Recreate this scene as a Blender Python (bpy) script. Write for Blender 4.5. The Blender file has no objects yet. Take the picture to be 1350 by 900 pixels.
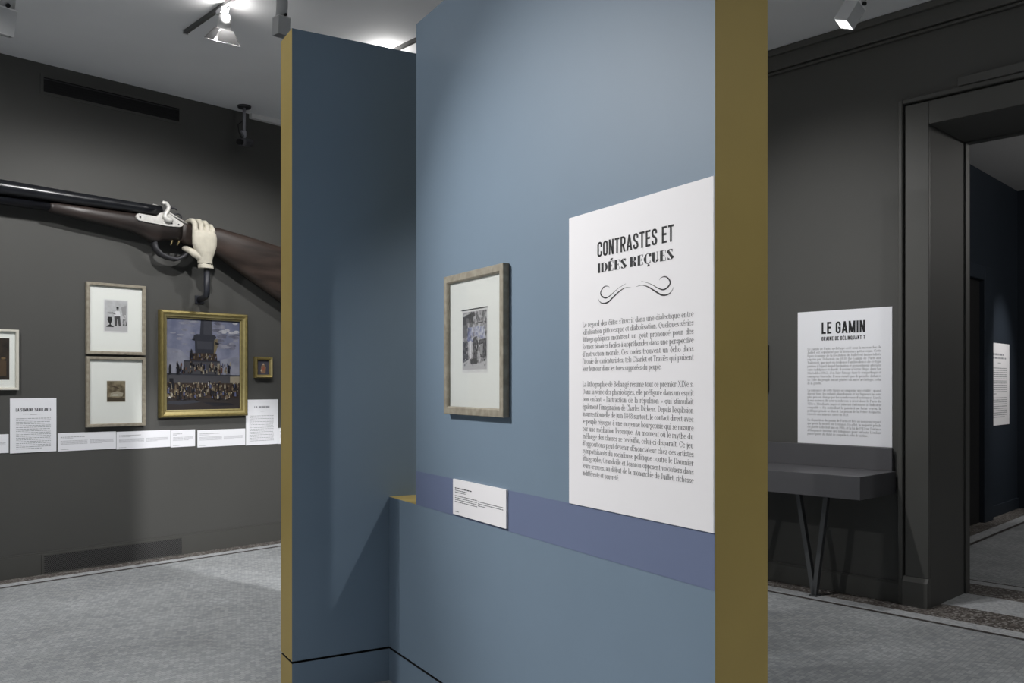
import bpy, bmesh, math, random
from mathutils import Vector, Matrix
R = math.radians
scene = bpy.context.scene
COL = scene.collection

# ------------------------------------------------------------------ camera, world, light, exposure
EYE = 1.5
CEIL = 4.04
cam_d = bpy.data.cameras.new('camera')
cam_d.sensor_width = 36.0
cam_d.lens = 1160.0 / 1350.0 * 36.0
cam_d.shift_y = 57.0 / 1350.0
cam_d.clip_start = 0.05
cam = bpy.data.objects.new('camera', cam_d)
COL.objects.link(cam)
cam.location = (0, 0, EYE)
cam.rotation_euler = (R(90), 0, 0)
scene.camera = cam
scene.view_settings.view_transform = 'Standard'
scene.view_settings.look = 'None'
scene.view_settings.gamma = 1.0
scene.view_settings.use_curve_mapping = False
scene.view_settings.exposure = 0.0

world = bpy.data.worlds.new('world')
scene.world = world
world.use_nodes = True
world.node_tree.nodes['Background'].inputs[0].default_value = (0.5, 0.52, 0.55, 1)
world.node_tree.nodes['Background'].inputs[1].default_value = 0.02

def spot(name, loc, target, watt, size=60, blend=0.6, color=(1, 0.985, 0.975), radius=0.04):
    d = bpy.data.lights.new(name, 'SPOT')
    d.energy = watt; d.spot_size = R(size); d.spot_blend = blend; d.color = color; d.shadow_soft_size = radius
    o = bpy.data.objects.new(name, d); COL.objects.link(o)
    o.location = loc
    o.rotation_euler = (Vector(target) - Vector(loc)).to_track_quat('-Z', 'Y').to_euler()
    return o

def point(name, loc, watt, radius=0.03, color=(1, 0.97, 0.93)):
    d = bpy.data.lights.new(name, 'POINT')
    d.energy = watt; d.shadow_soft_size = radius; d.color = color
    o = bpy.data.objects.new(name, d); COL.objects.link(o); o.location = loc
    return o

# ------------------------------------------------------------------ wall frames: local x = along wall, y = into wall, z = up
WALLS = {
    'part': (Vector((-0.624, 4.47, 0)), R(-60)),                       # blue partition, corner
    'left': (Vector((-3.922, 6.74, 0)), math.atan2(1, 0.961)),         # grey picture wall
    'right': (Vector((1.978, 6.78, 0)), math.atan2(-1, 0.944)),        # grey wall with doorway
    'next': (Vector((5.27, 9.78, 0)), math.atan2(1, 0.961)),           # navy wall of the next room
}
def wp(wall, u, n=0.0, z=0.0):
    o, a = WALLS[wall]
    return Vector((o.x + u * math.cos(a) + n * math.sin(a), o.y + u * math.sin(a) - n * math.cos(a), z))

# track spots and added fill spots: position / aim
S_PART = wp('part', -0.35, 2.80, 3.82)
HEAD_A = Vector((-1.934, 5.9055, 3.885)); AIM_A = wp('left', 0.95, 0.55, 0.0); AXIS_A = (AIM_A - HEAD_A).normalized()   # the lit barn-door head
LIGHTS = [
    ('spot_partition_wash', S_PART, wp('part', 1.75, 0, 1.45), 540, 46, 1.0),
    ('fill_partition_wash', wp('part', -0.75, 3.3, 3.85), wp('part', 1.0, 0, 1.6), 165, 95, 1.0),  # wide fill added to brighten the upper left and the mustard edge
    ('fill_partition_end', wp('part', 5.2, -1.1, 3.85), wp('part', 2.4, -0.1, 1.4), 85, 46, 1.0),  # added fill that lifts the mustard end face
    ('spot_pictures', HEAD_A + AXIS_A * 0.022, HEAD_A + AXIS_A, 225, 135, 0.5),
    ('spot_pictures_two', wp('left', 2.3, 1.7, 3.80), wp('left', 1.9, 0, 1.25), 68, 93, 1.0),
    ('spot_pictures_three', wp('left', -1.5, 2.1, 3.8), wp('left', 0.1, 0, 1.3), 195, 97, 1.0),
    ('spot_behind_partition', Vector((1.42, 4.15, 3.85)), Vector((-2.35, 7.3, 0.0)), 900, 34, 0.4),
    ('spot_through_gap', Vector((1.42, 4.15, 3.84)), Vector((-0.55, 4.33, 0.75)), 170, 44, 0.9),
    ('spot_wall_text', wp('right', 0.15, 2.6, 3.8), wp('right', 0.50, 0, 1.6), 205, 70, 1.0),
]
for i, (x, y, w, sz) in enumerate([(-3.9, 3.2, 150, 120), (-2.6, 1.0, 330, 110), (-3.2, -2.2, 360, 110), (0.6, -2.4, 400, 100), (1.35, 5.1, 85, 110), (3.0, 2.1, 230, 84), (3.6, -0.2, 340, 90), (-6.5, 1.5, 260, 110)]):  # unseen downlights added as fill for floor and bounced ceiling light
    LIGHTS.append(('fill_floor_wash_%d' % i, Vector((x, y, 3.9)), Vector((x, y, 0)), w, sz, 0.8))
for nm, lo, ta, w, sz, bl in LIGHTS:
    spot(nm, lo, ta, w, sz, bl)
spot('spot_next_room', wp('next', 0.6, 1.2, 3.6), wp('next', 0.5, 0, 1.5), 170, 40, 1.0)
point('fill_next_room', wp('next', -1.2, 3.4, 3.3), 80, 0.1)  # unseen fill light added to raise the next room's ceiling and floor

# ------------------------------------------------------------------ materials
MATS = {}
def mat(name, col, rough=0.6, metal=0.0, var=0.0, vscale=6.0, bump=0.0, bscale=60.0, spec=0.4, emit=0.0):
    if name in MATS: return MATS[name]
    m = bpy.data.materials.new(name); m.use_nodes = True
    nt = m.node_tree; b = nt.nodes['Principled BSDF']
    b.inputs['Base Color'].default_value = (*col, 1)
    b.inputs['Roughness'].default_value = rough
    b.inputs['Metallic'].default_value = metal
    b.inputs['Specular IOR Level'].default_value = spec
    if emit:
        b.inputs['Emission Color'].default_value = (1, 0.97, 0.92, 1); b.inputs['Emission Strength'].default_value = emit
    tc = nt.nodes.new('ShaderNodeTexCoord')
    if var:
        n = nt.nodes.new('ShaderNodeTexNoise'); n.inputs['Scale'].default_value = vscale; n.inputs['Detail'].default_value = 5
        r = nt.nodes.new('ShaderNodeValToRGB')
        r.color_ramp.elements[0].position = 0.3; r.color_ramp.elements[1].position = 0.7
        r.color_ramp.elements[0].color = tuple(c * (1 - var) for c in col) + (1,)
        r.color_ramp.elements[1].color = tuple(min(1, c * (1 + var)) for c in col) + (1,)
        nt.links.new(tc.outputs['Object'], n.inputs['Vector']); nt.links.new(n.outputs[0], r.inputs[0])
        nt.links.new(r.outputs[0], b.inputs['Base Color'])
    if bump:
        n = nt.nodes.new('ShaderNodeTexNoise'); n.inputs['Scale'].default_value = bscale; n.inputs['Detail'].default_value = 4
        bp = nt.nodes.new('ShaderNodeBump'); bp.inputs['Strength'].default_value = bump; bp.inputs['Distance'].default_value = 0.003
        nt.links.new(tc.outputs['Object'], n.inputs['Vector']); nt.links.new(n.outputs[0], bp.inputs['Height'])
        nt.links.new(bp.outputs[0], b.inputs['Normal'])
    MATS[name] = m
    return m

def wood_mat(name, c1, c2, scale=(3, 40, 40), rough=0.5):
    m = bpy.data.materials.new(name); m.use_nodes = True
    nt = m.node_tree; b = nt.nodes['Principled BSDF']; b.inputs['Roughness'].default_value = rough
    tc = nt.nodes.new('ShaderNodeTexCoord'); mp = nt.nodes.new('ShaderNodeMapping'); mp.inputs['Scale'].default_value = scale
    n = nt.nodes.new('ShaderNodeTexNoise'); n.inputs['Scale'].default_value = 1.0; n.inputs['Detail'].default_value = 6
    r = nt.nodes.new('ShaderNodeValToRGB')
    r.color_ramp.elements[0].position = 0.35; r.color_ramp.elements[1].position = 0.65
    r.color_ramp.elements[0].color = (*c1, 1); r.color_ramp.elements[1].color = (*c2, 1)
    nt.links.new(tc.outputs['Object'], mp.inputs[0]); nt.links.new(mp.outputs[0], n.inputs['Vector'])
    nt.links.new(n.outputs[0], r.inputs[0]); nt.links.new(r.outputs[0], b.inputs['Base Color'])
    MATS[name] = m
    return m

def tile_floor(name):
    m = bpy.data.materials.new(name); m.use_nodes = True
    nt = m.node_tree; b = nt.nodes['Principled BSDF']; L = nt.links.new
    b.inputs['Roughness'].default_value = 0.55; b.inputs['Specular IOR Level'].default_value = 0.35
    tc = nt.nodes.new('ShaderNodeTexCoord'); mp = nt.nodes.new('ShaderNodeMapping')
    mp.inputs['Rotation'].default_value = (0, 0, R(-46))
    L(tc.outputs['Object'], mp.inputs[0])
    br = nt.nodes.new('ShaderNodeTexBrick')
    br.offset = 0.5; br.inputs['Scale'].default_value = 1.0
    br.inputs['Brick Width'].default_value = 0.030; br.inputs['Row Height'].default_value = 0.027
    br.inputs['Mortar Size'].default_value = 0.0014; br.inputs['Mortar Smooth'].default_value = 0.3
    br.inputs['Color1'].default_value = (0.32, 0.338, 0.352, 1); br.inputs['Color2'].default_value = (0.47, 0.488, 0.495, 1)
    br.inputs['Mortar'].default_value = (0.25, 0.265, 0.28, 1)
    L(mp.outputs[0], br.inputs['Vector'])
    n = nt.nodes.new('ShaderNodeTexNoise'); n.inputs['Scale'].default_value = 1.7; n.inputs['Detail'].default_value = 6
    L(mp.outputs[0], n.inputs['Vector'])
    r = nt.nodes.new('ShaderNodeValToRGB')
    r.color_ramp.elements[0].position = 0.3; r.color_ramp.elements[1].position = 0.72
    r.color_ramp.elements[0].color = (0.78, 0.78, 0.78, 1); r.color_ramp.elements[1].color = (1.05, 1.05, 1.05, 1)
    L(n.outputs[0], r.inputs[0])
    mx = nt.nodes.new('ShaderNodeMix'); mx.data_type = 'RGBA'; mx.blend_type = 'MULTIPLY'; mx.inputs[0].default_value = 1
    L(br.outputs['Color'], mx.inputs[6]); L(r.outputs[0], mx.inputs[7]); L(mx.outputs[2], b.inputs['Base Color'])
    bp = nt.nodes.new('ShaderNodeBump'); bp.inputs['Strength'].default_value = 0.25; bp.inputs['Distance'].default_value = 0.002; bp.invert = True
    L(br.outputs['Fac'], bp.inputs['Height']); L(bp.outputs[0], b.inputs['Normal'])
    MATS[name] = m
    return m

def pebble(name, cols, scale=55, rough=0.6):
    m = bpy.data.materials.new(name); m.use_nodes = True
    nt = m.node_tree; b = nt.nodes['Principled BSDF']; b.inputs['Roughness'].default_value = rough
    tc = nt.nodes.new('ShaderNodeTexCoord')
    v = nt.nodes.new('ShaderNodeTexVoronoi'); v.inputs['Scale'].default_value = scale
    s = nt.nodes.new('ShaderNodeSeparateColor'); r = nt.nodes.new('ShaderNodeValToRGB')
    r.color_ramp.interpolation = 'CONSTANT'
    el = r.color_ramp.elements
    el[0].position = 0; el[0].color = (*cols[0], 1); el[1].position = 1 / len(cols); el[1].color = (*cols[1], 1)
    for i, c in enumerate(cols[2:], 2):
        e = el.new(i / len(cols)); e.color = (*c, 1)
    nt.links.new(tc.outputs['Object'], v.inputs['Vector']); nt.links.new(v.outputs['Color'], s.inputs[0])
    nt.links.new(s.outputs[0], r.inputs[0]); nt.links.new(r.outputs[0], b.inputs['Base Color'])
    MATS[name] = m
    return m

def glass_mat(name='glazing'):
    m = bpy.data.materials.new(name); m.use_nodes = True
    nt = m.node_tree
    for n in list(nt.nodes): nt.nodes.remove(n)
    out = nt.nodes.new('ShaderNodeOutputMaterial'); mx = nt.nodes.new('ShaderNodeMixShader')
    t = nt.nodes.new('ShaderNodeBsdfTransparent'); g = nt.nodes.new('ShaderNodeBsdfGlossy'); f = nt.nodes.new('ShaderNodeLayerWeight'); f.inputs['Blend'].default_value = 0.12
    g.inputs['Roughness'].default_value = 0.08
    nt.links.new(f.outputs['Facing'], mx.inputs[0]); nt.links.new(t.outputs[0], mx.inputs[1]); nt.links.new(g.outputs[0], mx.inputs[2])
    nt.links.new(mx.outputs[0], out.inputs[0])
    MATS[name] = m
    return m

BLUE = mat('blue_paint', (0.187, 0.254, 0.327), 0.5, var=0.03, vscale=1.6, bump=0.05, bscale=160, spec=0.3)
BAND = mat('violet_blue_paint', (0.150, 0.186, 0.300), 0.55, var=0.02, vscale=2)
GOLD = mat('mustard_paint', (0.40, 0.302, 0.095), 0.5, var=0.05, vscale=3, bump=0.06, bscale=140)
GREY = mat('charcoal_paint', (0.081, 0.081, 0.077), 0.6, var=0.05, vscale=0.9, bump=0.08, bscale=120, spec=0.25)
GREYT = mat('charcoal_trim_paint', (0.080, 0.080, 0.075), 0.5, var=0.04, vscale=2, spec=0.3)
NAVY = mat('navy_paint', (0.020, 0.027, 0.038), 0.6, var=0.05, vscale=1.2, spec=0.25)
CEILM = mat('ceiling_paint', (0.84, 0.85, 0.87), 0.8, var=0.03, vscale=1.0, bump=0.1, bscale=5)
PAPER = mat('white_board', (0.90, 0.885, 0.90), 0.6)
LABELM = mat('white_label_board', (0.85, 0.86, 0.90), 0.6)
MATB = mat('ivory_mount', (0.86, 0.885, 0.845), 0.8)
INK = mat('black_ink', (0.012, 0.012, 0.014), 0.6)
INKG = mat('grey_ink', (0.10, 0.10, 0.11), 0.7)
INKL = mat('pale_grey_ink', (0.33, 0.335, 0.36), 0.7)
BLACK = mat('black_gap', (0.008, 0.008, 0.009), 0.7)
DARKMET = mat('dark_metal', (0.05, 0.05, 0.055), 0.45, metal=0.3)
BENCHM = mat('slate_laminate', (0.085, 0.085, 0.092), 0.45, var=0.03)
LEGM = mat('grey_steel', (0.11, 0.115, 0.12), 0.4, metal=0.5)
SPOTM = mat('pale_grey_enamel', (0.55, 0.555, 0.56), 0.4)
SPOTD = mat('dark_grey_enamel', (0.22, 0.22, 0.225), 0.45)
GLOW = mat('lamp_glow', (1, 1, 1), 0.5, emit=22.0)
TILE = tile_floor('grey_mosaic_tiles')
PEB = pebble('brown_pebble_terrazzo', [(0.06, 0.05, 0.045), (0.10, 0.085, 0.075), (0.16, 0.145, 0.13), (0.07, 0.06, 0.055), (0.30, 0.29, 0.275)], 75)
PALE = pebble('pale_mosaic', [(0.36, 0.375, 0.39), (0.42, 0.435, 0.45), (0.47, 0.485, 0.495)], 60)
GLASS = glass_mat()
FRAMEW = wood_mat('limed_oak', (0.235, 0.208, 0.16), (0.335, 0.305, 0.24), (30, 30, 30), 0.55)
WALNUT = wood_mat('dark_walnut', (0.022, 0.015, 0.012), (0.055, 0.037, 0.030), (2, 18, 14), 0.45)
GILT = mat('gilt', (0.27, 0.22, 0.085), 0.38, metal=0.55, var=0.15, vscale=30)
GILTB = mat('bright_gilt', (0.56, 0.48, 0.23), 0.3, metal=0.6, var=0.1, vscale=25)
GUNB = mat('blued_black_steel', (0.010, 0.011, 0.014), 0.28, metal=0.2, var=0.3, vscale=12, spec=0.6)
SILVER = mat('tarnished_silver', (0.62, 0.61, 0.58), 0.45, metal=0.25, var=0.12, vscale=40)
HANDM = mat('cream_painted_plaster', (0.60, 0.565, 0.47), 0.55, var=0.08, vscale=18, bump=0.15, bscale=40)

# ------------------------------------------------------------------ mesh builder
class MB:
    def __init__(s): s.v = []; s.f = []; s.mi = []; s.sm = []; s.mats = []
    def _m(s, m):
        if m not in s.mats: s.mats.append(m)
        return s.mats.index(m)
    def add(s, verts, faces, m, smooth=False):
        b = len(s.v); k = s._m(m)
        s.v += [tuple(v) for v in verts]
        for f in faces:
            s.f.append([b + i for i in f]); s.mi.append(k); s.sm.append(smooth)
        return s
    def box(s, x0, x1, y0, y1, z0, z1, m, side=None):
        vs = [(x, y, z) for x in (x0, x1) for y in (y0, y1) for z in (z0, z1)]
        fs = [(0, 1, 3, 2), (4, 6, 7, 5), (0, 4, 5, 1), (2, 3, 7, 6), (0, 2, 6, 4), (1, 5, 7, 3)]   # -x +x -y +y -z +z
        for i, f in enumerate(fs):
            s.add([vs[j] for j in f], [(0, 1, 2, 3)], side[i] if side else m)
        return s
    def prism(s, pts, y0, y1, m, smooth=False):           # polygon in x,z extruded along y (y0 front, y1 back)
        n = len(pts)
        ar = sum(pts[i][0] * pts[(i + 1) % n][1] - pts[(i + 1) % n][0] * pts[i][1] for i in range(n))
        if ar < 0: pts = pts[::-1]
        vs = [(p[0], y0, p[1]) for p in pts] + [(p[0], y1, p[1]) for p in pts]
        fs = [tuple(range(n)), tuple(range(2 * n - 1, n - 1, -1))]
        fs += [(i, n + i, n + (i + 1) % n, (i + 1) % n) for i in range(n)]
        return s.add(vs, fs, m, smooth)
    def flat(s, pts, y, m):                                # flat polygon facing -y
        n = len(pts)
        ar = sum(pts[i][0] * pts[(i + 1) % n][1] - pts[(i + 1) % n][0] * pts[i][1] for i in range(n))
        if ar < 0: pts = pts[::-1]
        return s.add([(p[0], y, p[1]) for p in pts], [tuple(range(n))], m)
    def loft(s, rings, m, cap=True, smooth=True):
        n = len(rings[0]); vs = [p for r in rings for p in r]; fs = []
        for i in range(len(rings) - 1):
            for j in range(n):
                fs.append((i * n + j, i * n + (j + 1) % n, (i + 1) * n + (j + 1) % n, (i + 1) * n + j))
        s.add(vs, fs, m, smooth)
        if cap:
            s.add(rings[0], [tuple(range(n - 1, -1, -1))], m); s.add(rings[-1], [tuple(range(n))], m)
        return s
    def tube(s, pts, r, m, n=12, cap=True, squash=None):
        pts = [Vector(p) for p in pts]; rr = r if isinstance(r, (list, tuple)) else [r] * len(pts)
        rings = []; ref = None
        for i, p in enumerate(pts):
            t = (pts[min(i + 1, len(pts) - 1)] - pts[max(i - 1, 0)]).normalized()
            if ref is None:
                ref = Vector((0, 0, 1)) if abs(t.z) < 0.9 else Vector((0, 1, 0))
            a = (ref - t * ref.dot(t)).normalized(); ref = a
            b = t.cross(a)
            rings.append([p + (a * math.cos(k * 2 * math.pi / n) + b * math.sin(k * 2 * math.pi / n)) * rr[i] for k in range(n)])
        return s.loft(rings, m, cap)
    def mesh(s, name):
        me = bpy.data.meshes.new(name); me.from_pydata(s.v, [], s.f)
        for m in s.mats: me.materials.append(m)
        me.polygons.foreach_set('material_index', s.mi); me.polygons.foreach_set('use_smooth', s.sm)
        me.update()
        return me
    def build(s, name, parent=None, bevel=0.0, fix=True):
        me = s.mesh(name)
        if fix:
            bm = bmesh.new(); bm.from_mesh(me)
            bmesh.ops.remove_doubles(bm, verts=bm.verts, dist=1e-5)
            bmesh.ops.recalc_face_normals(bm, faces=bm.faces)
            bm.to_mesh(me); bm.free()
        o = bpy.data.objects.new(name, me); COL.objects.link(o)
        if parent: o.parent = parent
        if name in ('caption_text', 'body_text', 'heading', 'subheading', 'first_paragraph', 'second_paragraph', 'third_paragraph'): o['kind'] = 'stuff'
        if bevel:
            b = o.modifiers.new('bevel', 'BEVEL'); b.width = bevel; b.segments = 2; b.limit_method = 'ANGLE'; b.angle_limit = R(40)
        return o

def empty(name, loc, rz=0.0):
    o = bpy.data.objects.new(name, None); COL.objects.link(o); o.empty_display_size = 0.1
    o.location = loc; o.rotation_euler = (0, 0, rz)
    return o
def tag(o, label, cat, group=None):
    o['label'] = label; o['category'] = cat
    if group: o['group'] = group
    return o
def struct(o, label=None):
    o['kind'] = 'structure'
    if label: o['label'] = label
    return o
def on_wall(name, wall, u, z, n=0.0):
    return empty(name, wp(wall, u, n, z), WALLS[wall][1])
def at_wall(o, wall):
    o.location = WALLS[wall][0]; o.rotation_euler = (0, 0, WALLS[wall][1]); return o

# ------------------------------------------------------------------ room shell
def isect(p, d, q, e):
    den = d.x * e.y - d.y * e.x
    t = ((q.x - p.x) * e.y - (q.y - p.y) * e.x) / den
    return p + d * t
dl = wp('left', 1) - wp('left', 0); dr = wp('right', 1) - wp('right', 0)
K = isect(wp('left', 0), dl, wp('right', 0), dr)
UL = (K - wp('left', 0)).dot(dl); UR = (K - wp('right', 0)).dot(dr)      # corner in each wall's own coordinate
PL = wp('left', -7.5); PR = wp('right', 7.5); PB = PL + PR - K

m = MB(); m.add([(-16, -16, 0), (18, -16, 0), (18, 18, 0), (-16, 18, 0)], [(0, 1, 2, 3)], TILE)
floor = struct(m.build('floor'), 'grey mosaic tiled museum floor')

def ground_strip(name, wall, u0, u1, n0, n1, z, mt):
    m = MB(); a = [wp(wall, u0, n0, z), wp(wall, u1, n0, z), wp(wall, u1, n1, z), wp(wall, u0, n1, z)]
    m.add(a, [(0, 1, 2, 3)], mt)
    return m.build(name, floor)
LINE = mat('dark_mosaic_line', (0.07, 0.062, 0.058), 0.6, var=0.3, vscale=40)
ground_strip('pebble_border', 'left', -7.5, UL, 0, 0.165, 0.002, PEB)
ground_strip('pale_border', 'left', -7.5, UL - 0.165, 0.165, 0.265, 0.002, PALE)
ground_strip('border_line', 'left', -7.5, UL - 0.26, 0.265, 0.300, 0.002, LINE)
ground_strip('pebble_border', 'right', UR, 7.5, -0.18, 0.200, 0.003, PEB)
ground_strip('pale_border', 'right', UR + 0.2, 7.5, 0.200, 0.330, 0.003, PALE)
ground_strip('border_line', 'right', UR + 0.33, 7.5, 0.330, 0.362, 0.003, LINE)
ground_strip('threshold', 'right', 1.0, 3.1, -0.62, -0.18, 0.003, PALE)
ground_strip('pebble_border', 'right', 1.0, 5.0, -0.98, -0.62, 0.003, PEB)
ground_strip('pale_border', 'right', 0.0, 5.0, -1.10, -0.98, 0.003, PALE)
ground_strip('border_line', 'right', 0.0, 5.0, -1.13, -1.10, 0.003, LINE)
ground_strip('pebble_border', 'next', -3.0, 1.3, 0.0, 0.22, 0.004, PEB)
ground_strip('pale_border', 'next', -3.0, 1.3, 0.22, 0.34, 0.004, PALE)
ground_strip('border_line', 'next', -3.0, 1.3, 0.34, 0.375, 0.004, LINE)

m = MB(); cs = [K, PR, PB, PL]
m.add([Vector((p.x, p.y, CEIL)) for p in cs] + [Vector((p.x, p.y, CEIL + 0.2)) for p in cs],
      [(0, 1, 2, 3), (4, 7, 6, 5), (0, 4, 5, 1), (1, 5, 6, 2), (2, 6, 7, 3), (3, 7, 4, 0)], CEILM)
struct(m.build('ceiling'), 'pale grey painted ceiling')

m = MB(); m.box(-7.5, UL + 0.2, 0, 0.25, 0, CEIL, GREY)
wall_left = struct(at_wall(m.build('wall_left'), 'left'), 'charcoal picture wall')
m = MB(); m.box(-7.5, UL - 0.02, -0.018, 0.0, 0, 0.165, GREYT).box(-7.5, UL - 0.02, -0.010, 0.0, 0.165, 0.178, GREYT)
struct(at_wall(m.build('baseboard_left'), 'left'))
m = MB(); m.box(2.10, UL, -0.05, 0.0, CEIL - 0.045, CEIL - 0.001, mat('white_trim_paint', (0.8, 0.8, 0.8), 0.6))
struct(at_wall(m.build('trim_1'), 'left'), 'short white moulding where the charcoal picture wall meets the ceiling')

D0, D1, DH, WT = 1.209, 2.95, 3.24, 0.71
m = MB()
m.box(UR - 0.2, D0, 0, WT, 0, CEIL, GREY); m.box(D1, 7.5, 0, WT, 0, CEIL, GREY); m.box(D0, D1, 0, WT, DH, CEIL, GREY)
wall_right = struct(at_wall(m.build('wall_right', fix=False), 'right'), 'charcoal wall with a deep doorway')
m = MB()
m.box(UR, 7.5, -0.06, 0, CEIL - 0.155, CEIL - 0.001, GREYT).box(UR, 7.5, -0.035, 0, CEIL - 0.175, CEIL - 0.155, GREYT).box(UR, 7.5, -0.09, 0, CEIL - 0.05, CEIL - 0.002, GREYT)
struct(at_wall(m.build('trim_2', bevel=0.006), 'right'), 'charcoal cornice under the ceiling')
m = MB(); m.box(UR, D0 - 0.2, -0.018, 0, 0, 0.135, GREYT).box(UR, D0 - 0.2, -0.011, 0, 0.135, 0.147, GREYT)
struct(at_wall(m.build('baseboard_right'), 'right'))

# door casing
door = struct(empty('door_1', wp('right', (D0 + D1) / 2, 0, 0), WALLS['right'][1]), 'deep open doorway with charcoal casing')
h = (D1 - D0) / 2
for sgn, nm in ((-1, 'jamb_casing'), (1, 'jamb_casing')):
    m = MB(); a, b = sorted((sgn * h, sgn * (h + 0.155)))
    m.box(a, b, -0.035, 0, 0.20, DH + 0.155, GREYT)
    m.build(nm, door, bevel=0.004)
    m = MB(); a, b = sorted((sgn * (h + 0.168), sgn * (h + 0.20)))
    m.box(a, b, -0.05, 0, 0, DH + 0.20, GREYT)
    m.build('outer_moulding', door, bevel=0.008)
    m = MB(); a, b = sorted((sgn * (h - 0.0), sgn * (h + 0.165)))
    m.box(a, b, -0.06, 0, 0, 0.17, GREYT)
    pts = [(-0.06, 0.17), (-0.035, 0.20), (0, 0.20), (0, 0.17)]
    m.add([(x, y, z) for x in (a, b) for y, z in pts], [(0, 1, 2, 3), (7, 6, 5, 4), (0, 4, 5, 1), (1, 5, 6, 2)], GREYT)
    m.build('casing_base', door)
    m = MB(); a, b = sorted((sgn * (h - 0.012), sgn * h)); m.box(a, b, 0.60, 0.66, 0, DH, GREYT)
    m.build('door_stop', door)
m = MB(); m.box(-h, h, -0.035, 0, DH, DH + 0.155, GREYT); m.build('head_casing', door, bevel=0.004)
m = MB(); m.box(-h - 0.168, h + 0.168, -0.05, 0, DH + 0.168, DH + 0.20, GREYT); m.build('outer_moulding', door, bevel=0.008)
m = MB(); m.box(-h + 0.19, h + 0.168, -0.06, 0, DH + 0.20, DH + 0.26, GREYT); m.build('overdoor_ledge', door, bevel=0.006)
m = MB(); m.box(-h, h, 0.60, 0.66, DH - 0.012, DH, GREYT); m.build('door_stop', door)

# the two walls behind the camera
def wall_between(name, a, b, label, mt, h0=CEIL, th=0.2):
    d = (b - a); L = d.length; ang = math.atan2(d.y, d.x)
    m = MB(); m.box(0, L, 0, th, 0, h0, mt)
    o = m.build(name); o.location = (a.x, a.y, 0); o.rotation_euler = (0, 0, ang)
    return struct(o, label)
REAR = mat('pale_grey_paint', (0.5, 0.5, 0.49), 0.6)
wall_between('wall_rear_right', PR, PB, 'pale grey wall behind the viewer on the right', REAR)
wall_between('wall_rear_left', PB, PL, 'pale grey wall behind the viewer on the left', REAR)

# next room
NC = 3.85
m = MB(); m.box(-3.72, 1.25, 0, 0.2, 0, NC, NAVY)
wall_next = struct(at_wall(m.build('wall_next_room_left'), 'next'), 'dark navy wall of the next room')
q = wp('next', 1.25); e = Vector((math.cos(WALLS['right'][1]), math.sin(WALLS['right'][1]), 0))
wall_between('wall_next_room_back', q, q + e * 5.5, 'dark navy end wall of the next room', NAVY, NC)
q2 = q + e * 5.5; f2 = Vector((math.cos(WALLS['left'][1]), math.sin(WALLS['left'][1]), 0))
wall_between('wall_next_room_right', q2, q2 - f2 * 4.97, 'dark navy far right wall of the next room', NAVY, NC)
m = MB(); c4 = [wp('next', -3.72), q, q2, q2 - f2 * 4.97]
m.add([Vector((p.x, p.y, NC)) for p in c4] + [Vector((p.x, p.y, NC + 0.1)) for p in c4],
      [(0, 1, 2, 3), (4, 5, 6, 7), (0, 1, 5, 4), (1, 2, 6, 5), (2, 3, 7, 6), (3, 0, 4, 7)], mat('next_ceiling_paint', (0.55, 0.55, 0.55), 0.8))
struct(m.build('ceiling_next_room'), 'dim grey ceiling of the next room')
m = MB(); m.box(0.03, 1.25, -0.02, 0, 0, 0.13, NAVY); struct(at_wall(m.build('baseboard_next_room'), 'next'))
d2 = struct(on_wall('door_2', 'next', -0.65, 0), 'navy door casing in the next room')
for x0, x1 in ((0.36, 0.676), (-0.676, -0.36)):
    m = MB(); m.box(x0, x1, -0.07, 0, 0, 2.784, NAVY); m.build('jamb_casing', d2, bevel=0.01)
m = MB(); m.box(-0.36, 0.36, -0.07, 0, 2.63, 2.784, NAVY); m.build('head_casing', d2, bevel=0.01)
m = MB(); m.box(-0.36, 0.36, -0.015, 0, 0, 2.63, BLACK); m.build('dark_recess', d2)  # flat black sheet paints the darkness of the recess inside the casing

# ------------------------------------------------------------------ partition
part = tag(empty('exhibition_partition', WALLS['part'][0], WALLS['part'][1]),
           'tall blue painted T-shaped exhibition partition with mustard yellow edges', 'partition')
PH, PT, PE, GAP = 3.21, 0.20, 2.366, 0.34
ZP = 0.166
def pbox(name, x0, x1, y0, y1, z0, z1, side, bev=0.0):
    m = MB(); m.box(x0, x1, y0, y1, z0, z1, None, side); return m.build(name, part, bevel=bev)
SB = [GOLD, GOLD, BLUE, BLUE, BLACK, GOLD]; SP = [GOLD, GOLD, BLUE, BLUE, BLACK, BLACK]
CB = [BLUE, BLUE, GOLD, GOLD, BLACK, GOLD]; CP = [BLUE, BLUE, GOLD, GOLD, BLACK, BLACK]
ZB = 0.932
pbox('upper_panel', GAP, PE, 0, PT, ZB, PH, SB)
pbox('lower_panel', 0.0, PE, 0, PT, ZP + 0.006, ZB, SB)
pbox('plinth', 0.0, PE, 0, PT, 0.0, ZP - 0.005, SP)
pbox('cross_panel', -0.195, 0.0, -0.498, 0.95, ZP + 0.006, PH, CB)
pbox('cross_plinth', -0.195, 0.0, -0.498, 0.95, 0.0, ZP - 0.005, CP)
m = MB(); m.box(-0.02, PE - 0.02, 0.02, PT - 0.02, ZP - 0.005, ZP + 0.006, BLACK)
m.box(-0.175, -0.02, -0.478, 0.93, ZP - 0.005, ZP + 0.006, BLACK); m.build('shadow_gap', part, fix=False)
pbox('painted_band', GAP, PE - 0.001, -0.0012, 0.0, ZB, 1.091, [BAND] * 6)

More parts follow.
